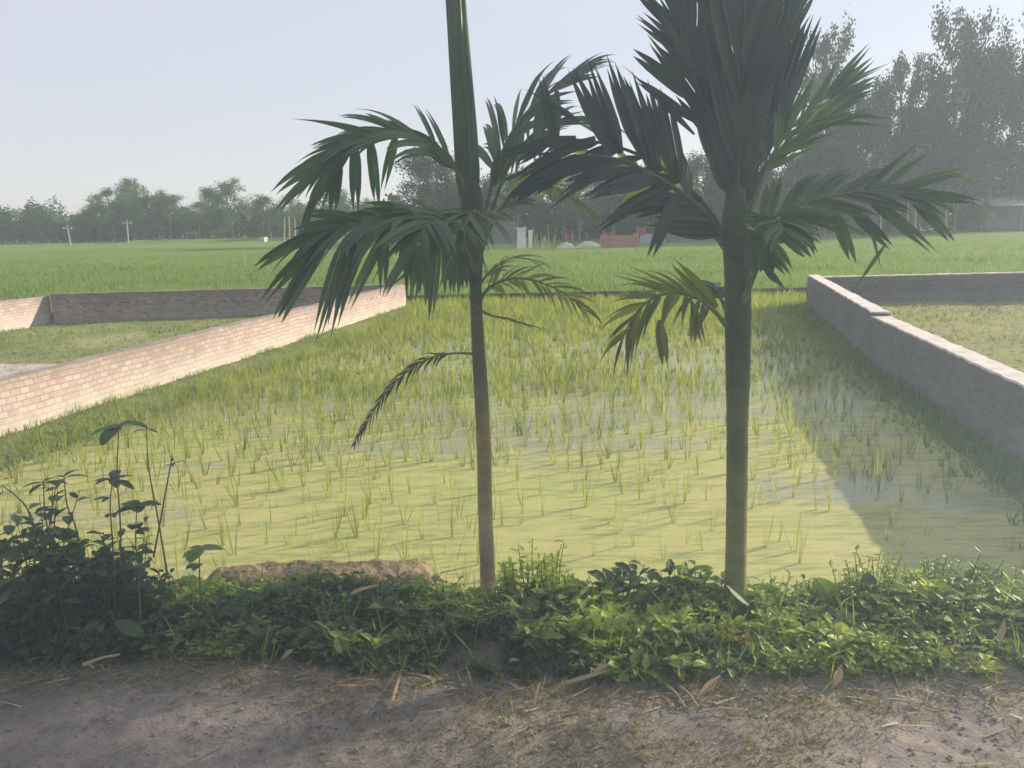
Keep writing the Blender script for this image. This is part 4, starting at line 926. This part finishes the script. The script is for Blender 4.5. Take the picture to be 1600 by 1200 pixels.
def tree(kd, k, mm, px_, base_py, top_py, Y, label, name='tree', wide=1., z0=-.6, group=None, cat='tree'):
    A = aty(px_, base_py, Y); T = aty(px_, top_py, Y); h = T.z - z0
    r_ = bpy.data.objects.new(name, None); col.objects.link(r_); r_.location = (A.x, Y, z0); r_.scale = (h * wide, h * wide, h); r_.rotation_euler = (0, 0, TR.uniform(0, 6.28))
    tag(r_, label, cat, group or 'trees beyond the fields')
    for nme, me in zip(('crown', 'trunk'), LIB[kd, k, mm]):
        o_ = bpy.data.objects.new(nme, me); col.objects.link(o_); o_.parent = r_
    return r_
LF = 'tree_far'; TN = 'tree'
# left row, far across the field  (kind, var, px, top, Y, wide, label)
for kd, k, x, ty, Y, wd, lb in [
    ('dense', 0, 12, 332, 165, 1.3, 'low broad tree cut by the left edge of the far row'),
    ('round', 0, 60, 328, 160, 1.1, 'low tree second from the left edge in the far row'),
    ('dense', 1, 105, 338, 158, 1.1, 'low tree behind the leaning left pole'),
    ('round', 1, 62, 326, 175, 1.0, 'flat-topped tree rising behind the low leftmost trees'),
    ('round', 2, 135, 334, 155, 1.0, 'dull green tree just right of the leaning left pole'),
    ('airy', 0, 182, 300, 150, 1.5, 'thin open-branched tree with visible limbs left of the tall one'),
    ('dense', 0, 160, 322, 152, 1.0, 'dark bushy tree left of the second white pole'),
    ('tall', 0, 215, 285, 150, 1.3, 'tall slim tree, highest of the left half of the far row'),
    ('dense', 1, 232, 325, 150, 1.0, 'dark low tree under the tall slim one'),
    ('round', 0, 268, 308, 152, 1.1, 'leafy tree right of the tall slim one'),
    ('round', 1, 312, 312, 150, 1.1, 'rounded tree above the small red patch'),
    ('round', 2, 366, 287, 148, 1.1, 'large rounded pale green tree in the middle of the far row'),
    ('dense', 0, 345, 330, 146, 1.0, 'dark low tree beneath the large rounded one'),
    ('round', 1, 425, 304, 144, 1.0, 'rounded tree beside the bamboo poles'),
    ('airy', 1, 462, 312, 142, 1.5, 'loose tree just behind the bamboo poles'),
    ('dense', 1, 480, 322, 140, 1.1, 'dense tree seen under the arching fronds of the slimmer palm'),
    ('round', 0, 530, 306, 138, 1.1, 'far tree seen between the hanging leaflets of the slimmer palm'),
    ('dense', 0, 580, 318, 136, 1.1, 'low dense tree left of the big dark round tree')]:
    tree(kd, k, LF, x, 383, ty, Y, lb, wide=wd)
# middle group
for kd, k, x, ty, Y, wd, lb in [
    ('dense', 0, 668, 248, 92, .95, 'big dark round mango-like tree behind the slimmer palm crown'),
    ('dense', 1, 740, 268, 90, .95, 'dark tree right behind the spear of the slimmer palm'),
    ('round', 0, 810, 276, 95, 1.1, 'dark tree above the white gate pillar'),
    ('round', 2, 880, 268, 92, 1.1, 'leafy tree above the pale sand heaps'),
    ('dense', 1, 850, 345, 84, 1.2, 'low bush behind the thin canes near the pillar'),
    ('airy', 0, 905, 318, 82, 1.8, 'small loose light green tree between pillar and brick wall'),
    ('round', 1, 960, 264, 96, 1.1, 'tree behind the small red brick wall'),
    ('dense', 0, 1030, 272, 98, 1.1, 'dark tree left behind the stouter palm'),
    ('round', 0, 1095, 255, 100, 1.1, 'dark tree hidden partly by the stouter palm crown'),
    ('round', 2, 1180, 250, 98, 1.0, 'tree just right behind the stouter palm crown'),
    ('dense', 1, 1235, 222, 96, .9, 'dense dark tree right of the stouter palm')]:
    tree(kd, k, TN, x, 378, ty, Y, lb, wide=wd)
# right group, tall
for kd, k, x, ty, Y, wd, lb in [
    ('tall', 1, 1288, 68, 104, .62, 'tall thin airy tree behind the right-hand fronds'),
    ('tall', 2, 1345, 150, 102, .8, 'slender tree left of the tallest pair'),
    ('tall', 0, 1400, 105, 96, .72, 'tall feathery tree with a split crown, left of the highest one'),
    ('tall', 1, 1470, 36, 95, .75, 'highest tree of the right group, feathery and open'),
    ('tall', 2, 1540, 75, 96, .7, 'tall feathery tree between the highest one and the right edge'),
    ('tall', 0, 1625, 15, 94, .75, 'tall feathery tree cut by the right edge'),
    ('dense', 0, 1290, 232, 92, .85, 'dark rounded tree under the airy tall one'),
    ('dense', 1, 1360, 220, 90, .85, 'dense dark tree under the split-crowned tall tree'),
    ('round', 1, 1425, 205, 92, .8, 'dark tree in the middle of the right group'),
    ('dense', 0, 1490, 222, 90, .8, 'dense dark tree before the highest feathery tree'),
    ('round', 2, 1560, 240, 100, .9, 'light green tree above the long shed'),
    ('round', 0, 1610, 235, 102, .9, 'light green tree at the right edge above the shed roof')]:
    tree(kd, k, TN, x, 360, ty, Y, lb, wide=wd)
# unseen shade trees: one at right casts the shadow, others added to block sky
for i, (x, y, h, kd, k, wd) in enumerate(SHADE):
    r_ = bpy.data.objects.new('unseen_shade_tree', None); col.objects.link(r_); r_.location = (x, y, -.6 if x > 4 else -.1); r_.scale = (h * wd, h * wd, h); r_.rotation_euler = (0, 0, i * 1.3)
    tag(r_, 'tall clear-stemmed unseen tree set outside the view to shade the path', 'tree', 'roadside trees shading the path')
    for nme, me in zip(('crown', 'trunk'), LIB[kd, k, 'tree']):
        o_ = bpy.data.objects.new(nme, me); col.objects.link(o_); o_.parent = r_
# undergrowth under the tree rows
b = MB()
def under(x0, x1, py, Y, n, h, r=TR):
    for i in range(n):
        x = r.uniform(x0, x1); A = aty(x, py, Y); y = Y + r.uniform(-3, 8)
        hh = h * (.4 + .6 * abs(noise.noise(V((A.x * .2, y * .1, 3)))) * 2)
        q = V((A.x * y / Y, y, -.5 + hh * r.random() ** .8)); L_ = r.uniform(.25, .6)
        d = V((r.uniform(-1, 1), r.uniform(-1, 1), r.uniform(-.6, .8))).normalized(); s_ = perp(d, r) * L_ * .4
        b.add([q, q + d * L_ * .5 + s_, q + d * L_, q + d * L_ * .5 - s_], [(0, 1, 2, 3)])
under(-120, 640, 380, 156, 42000, 7.5)
under(560, 1120, 380, 100, 30000, 7.)
under(1100, 1750, 360, 103, 42000, 11.)
tag(b.build('undergrowth', M['tree']), 'dark undergrowth and bushes filling the foot of the far tree rows', kind='stuff')
b = MB()
for i in range(700):
    a_ = i / 700 * 2.6 - 1.3; x = math.sin(a_) * 330; y = math.cos(a_) * 330
    for j in range(28):
        q = V((x + TR.gauss(0, 2), y + TR.gauss(0, 4), -1 + (9 + 5 * noise.noise(V((a_ * 22, 0, 0)))) * TR.random())); L_ = TR.uniform(1, 2.2)
        d = V((TR.uniform(-1, 1), TR.uniform(-1, 1), TR.uniform(-.6, .8))).normalized(); s_ = perp(d, TR) * L_ * .45
        b.add([q, q + d * L_ * .5 + s_, q + d * L_, q + d * L_ * .5 - s_], [(0, 1, 2, 3)])
tag(b.build('woods', M['tree_far']), 'distant continuous line of woods behind the fields', kind='stuff')
# ------------------------------------------------------------------ FAR SMALL THINGS
def zb(x, y, Y): return aty(x, y, Y)
def pole(x0, y0, x1, y1, Y, label, r=.1):
    A = aty(x0, y0, Y); B = aty(x1, y1, Y); A.z = -.6; b = MB(); tube(b, [A, A.lerp(B, .5), B], [r, r * .9, r * .75], 8)
    root = thing('utility_pole', label, 'pole', 'pale poles at the field edge', A); b.build('shaft', M['pole'], root)
    b = MB(); box(b, B - V((0, 0, .5)), (.7, .06, .06)); b.build('crossarm', M['pole'], root)
    for s in (-.55, .55):
        b = MB(); tube(b, [B + V((s, 0, -.44)), B + V((s, 0, -.2))], [.05, .04], 6); b.build('insulator', M['paint'], root)
pole(111, 388, 105, 352, 120, 'leaning pale pole at the far left of the field')
pole(201, 383, 198, 344, 130, 'upright pale pole right of the leaning one', .11)
A = aty(384, 430, 45); b = MB(); tube(b, [V((A.x, 45, -.55)), V((A.x, 45, .35))], [.035, .03], 6); o_ = b.build('marker_stick', M['bamboo'], origin=(A.x, 45, -.55)); tag(o_, 'small stick standing alone in the rice field behind the left plot', 'stick')
def rect(name, x0, y0, x1, y1, Y, dep, m_, label, cat, rough=.0, **kw):
    A = aty(x0, y1, Y); B = aty(x1, y0, Y); b = MB(); box(b, ((A.x + B.x) / 2, Y + dep / 2, (-.62 + B.z) / 2), (abs(B.x - A.x) / 2, dep / 2, (B.z + .62) / 2), 0, rough)
    o_ = b.build(name, m_, origin=((A.x + B.x) / 2, Y, -.6)); return tag(o_, label, cat)
# brick wall with a pillar
A = aty(942, 388, 64); B = aty(996, 368, 64); zt = B.z
root = thing('small_brick_wall', 'small red brick wall standing alone in the field before the trees', 'wall', None, (A.x, 64, -.6))
b = MB(); box(b, ((A.x + B.x) / 2, 64.12, (-.6 + zt) / 2), ((B.x - A.x) / 2 - .2, .12, (zt + .6) / 2), 0, .03); b.build('brick_panel', M['brick_far'], root)
for xx in (A.x + .05, B.x - .1):
    b = MB(); box(b, (xx, 64.1, (-.6 + zt) / 2 + .06), (.2, .2, (zt + .6) / 2 + .06), 0, .03); b.build('brick_pillar', M['brick_far'], root)
# gate pillars
root = thing('gate_pillar', 'white plastered gate pillar with a capped top, left of the sand heaps', 'pillar', 'white gate pillars', aty(815, 390, 66))
A = aty(815, 390, 66); T = aty(815, 358, 66); b = MB(); box(b, (A.x, 66, (T.z - .6) / 2), (.36, .3, (T.z + .6) / 2), 0, .01); b.build('shaft', M['paint'], root)
b = MB(); box(b, (A.x, 66, T.z + .06), (.44, .38, .058)); b.build('cap', M['paint'], root)
root = thing('gate_pillar', 'slimmer white pillar close right of the capped one', 'pillar', 'white gate pillars', aty(828, 390, 66))
A = aty(829, 390, 66.3); T = aty(829, 361, 66.3); b = MB(); box(b, (A.x, 66.3, (T.z - .6) / 2), (.16, .16, (T.z + .6) / 2), 0, .01); b.build('shaft', M['paint'], root)
b = MB(); box(b, (A.x, 66.3, T.z + .04), (.2, .2, .038)); b.build('cap', M['paint'], root)
b = MB()
for i in range(26):
    A = aty(TR.uniform(806, 866), 388, 66 + TR.uniform(-1, 2)); h = TR.uniform(.9, 2.0)
    tube(b, [V((A.x, A.y, -.6)), V((A.x + TR.uniform(-.3, .3), A.y, -.6 + h))], [.03, .015], 4)
tag(b.build('canes', M['bamboo']), 'thicket of thin pale canes around the white pillar', kind='stuff')
def heap(x0, x1, yt, Y, m_, label):
    A = aty(x0, 390, Y); B = aty(x1, 390, Y); T = aty((x0 + x1) / 2, yt, Y); n = 20; w_ = (B.x - A.x) / 2; c = V(((A.x + B.x) / 2, Y, -.56)); vs = []; fs = []
    for j in range(n + 1):
        for i in range(n + 1):
            x = (i / n * 2 - 1); y = (j / n * 2 - 1); r_ = min(1, math.hypot(x, y)); z = (T.z + .56) * max(0, math.cos(r_ * math.pi / 2)) ** .8 * (1 + .25 * noise.noise(V((x * 3, y * 3, A.x))))
            vs.append(c + V((x * w_, y * w_ * .7, z)))
    for j in range(n):
        for i in range(n): a_ = j * (n + 1) + i; fs.append((a_, a_ + 1, a_ + n + 2, a_ + n + 1))
    b = MB(); b.add(vs, fs); tag(b.build('sand_heap', m_, origin=c), label, 'heap', 'pale heaps in the field')
heap(868, 900, 379, 65, M['sand'], 'pale heap left, nearer the white pillar')
heap(898, 942, 377, 66, M['sand'], 'wider pale heap against the small brick wall')
# hanging cloths and sheets
def cloth(x0, y0, x1, y1, Y, m_, label, name='hanging_cloth', cat='cloth'):
    A = aty(x0, y1, Y); B = aty(x1, y0, Y); n = 14; vs = []; fs = []
    for j in range(5):
        for i in range(n + 1):
            u = i / n; v = j / 4; vs.append((A.x + (B.x - A.x) * u, Y + .08 * math.sin(u * 19 + v), A.z + (B.z - A.z) * v - .08 * math.sin(u * 3.1) * v))
    for j in range(4):
        for i in range(n): a_ = j * (n + 1) + i; fs.append((a_, a_ + 1, a_ + n + 2, a_ + n + 1))
    root = thing(name, label, cat, 'cloths hung out before the trees', (A.x, Y, A.z)); b = MB(); b.add(vs, fs); b.build('fabric', m_, root, smooth=True)
    for xx in (A.x, B.x):
        b = MB(); tube(b, [V((xx, Y + .05, -.6)), V((xx, Y + .05, B.z + .1))], [.04, .03], 5); b.build('post', M['bamboo'], root)
cloth(885, 364, 894, 376, 68, M['red'], 'red cloth hanging above the pale heaps')
cloth(944, 362, 958, 371, 68, M['red'], 'red cloth just above the left end of the small brick wall')
cloth(996, 355, 1008, 368, 70, M['red'], 'red cloth right of the small brick wall')
cloth(292, 361, 306, 366, 140, M['red'], 'tiny red cloth at the foot of the far left trees')
# grey low wall behind
rect('compound_wall', 1022, 361, 1118, 378, 76, .25, M['mudwall'], 'low grey wall at the field edge behind the stouter palm', 'wall', .03)
rect('metal_sheet_fence', 1000, 365, 1040, 377, 74.5, .1, M['blue'], 'short blue-grey sheet fence between cloth and grey wall', 'fence', .02)
rect('dark_hut_wall', 752, 345, 806, 388, 86, 3, M['mudwall'], 'dim hut wall in the shade left of the white pillar', 'hut', .05)
# long shed right
A = aty(1532, 356, 98); B = aty(1640, 306, 98)
root = thing('long_shed', 'long low shed with a pale tin roof at the right edge', 'shed', None, (A.x, 98, -.6))
b = MB(); wz = aty(1560, 320, 98).z; box(b, ((A.x + B.x + 8) / 2, 101, (wz - .6) / 2), ((B.x - A.x + 8) / 2, 3, (wz + .6) / 2)); b.build('wall', M['mudwall'], root)
b = MB(); x0, x1 = A.x - .6, B.x + 9; ze = wz - .15; zr = aty(1560, 303, 98).z; nr = 60; vs = []
for i in range(nr + 1):
    x = x0 + (x1 - x0) * i / nr; c = .03 * (i % 2); vs += [(x, 97.2, ze + c), (x, 101, zr + c), (x, 104.8, ze + c)]
b.add(vs, [f for i in range(nr) for f in ((i * 3, i * 3 + 3, i * 3 + 4, i * 3 + 1), (i * 3 + 1, i * 3 + 4, i * 3 + 5, i * 3 + 2))]); b.build('roof', M['roof'], root)
for k in range(5):
    b = MB(); xx = x0 + 1 + k * 4.2; tube(b, [V((xx, 97.5, -.6)), V((xx, 97.5, ze))], [.09, .09], 6); b.build('post', M['bamboo'], root)
for k in range(3):
    b = MB(); box(b, (x0 + 3.2 + k * 4.2, 97.97, (wz + .3) / 2), (.55, .03, .5)); b.build('window', M['trunk'], root)
# dim houses among the right trees
rect('tin_hut', 1330, 332, 1372, 362, 97, 3, M['mudwall'], 'small dim hut among the trunks of the right group', 'hut', .03)
# white trunks / poles at right and bamboo poles left
k = 0
for (x, y0, y1, Y, lb) in [(1418, 358, 300, 88, 'pale slim trunk between the right fronds and the hut'), (1431, 358, 305, 88.5, 'pale slim trunk next to the first one, to its right'), (1479, 352, 312, 90, 'pale slim trunk nearer the long shed'), (1377, 356, 318, 89, 'pale slim trunk left of the pair'), (443, 376, 340, 118, 'leftmost bamboo upright of the far frame'), (452, 376, 338, 118, 'middle bamboo upright of the far frame'), (461, 376, 341, 118, 'right bamboo upright of the far frame')]:
    A = aty(x, y0, Y); B = aty(x + TR.uniform(-2, 2), y1, Y); A.z = -.6; b = MB(); tube(b, spline([A, A.lerp(B, .5) + V((.05, 0, 0)), B], 6), [.13 - .01 * i for i in range(7)], 6)
    tag(b.build('bare_trunk' if Y < 100 else 'bamboo_post', M['bamboo'], origin=A), lb, 'trunk' if Y < 100 else 'post', 'pale uprights before the trees')
rect('white_box', 405, 371, 413, 376, 120, 1.6, M['pole'], 'tiny white box-like shape before the far trees left of the bamboo', 'box', .1)
# raised green bank far left
strip('far_bank', (-63, 137), (-18, 132), 7, -.6, .5, M['field'])
# ------------------------------------------------------------------ HAZE AND ADDED NEAR VEIL
def vol(name, x0, x1, y0, y1, z0, z1, m_):
    b = MB(); box(b, ((x0 + x1) / 2, (y0 + y1) / 2, (z0 + z1) / 2), ((x1 - x0) / 2, (y1 - y0) / 2, (z1 - z0) / 2)); o_ = b.build(name, m_); tag(o_, 'thin bright haze in the air, its near part added as lens veil', kind='stuff'); return o_
vol('haze', -400, 400, -25, 420, -5, 26, volmat('haze_air', HZ[0], (.8, .9, 1.), .3))
vol('haze', -7, 9, -6, 4.3, -1.2, 5.5, volmat('veil_near_air', HZ[1], (.62, .8, 1.), .35))  # box around the camera, added to imitate lens veil
print('faces', sum(len(o.data.polygons) for o in bpy.data.objects if o.type == 'MESH'))
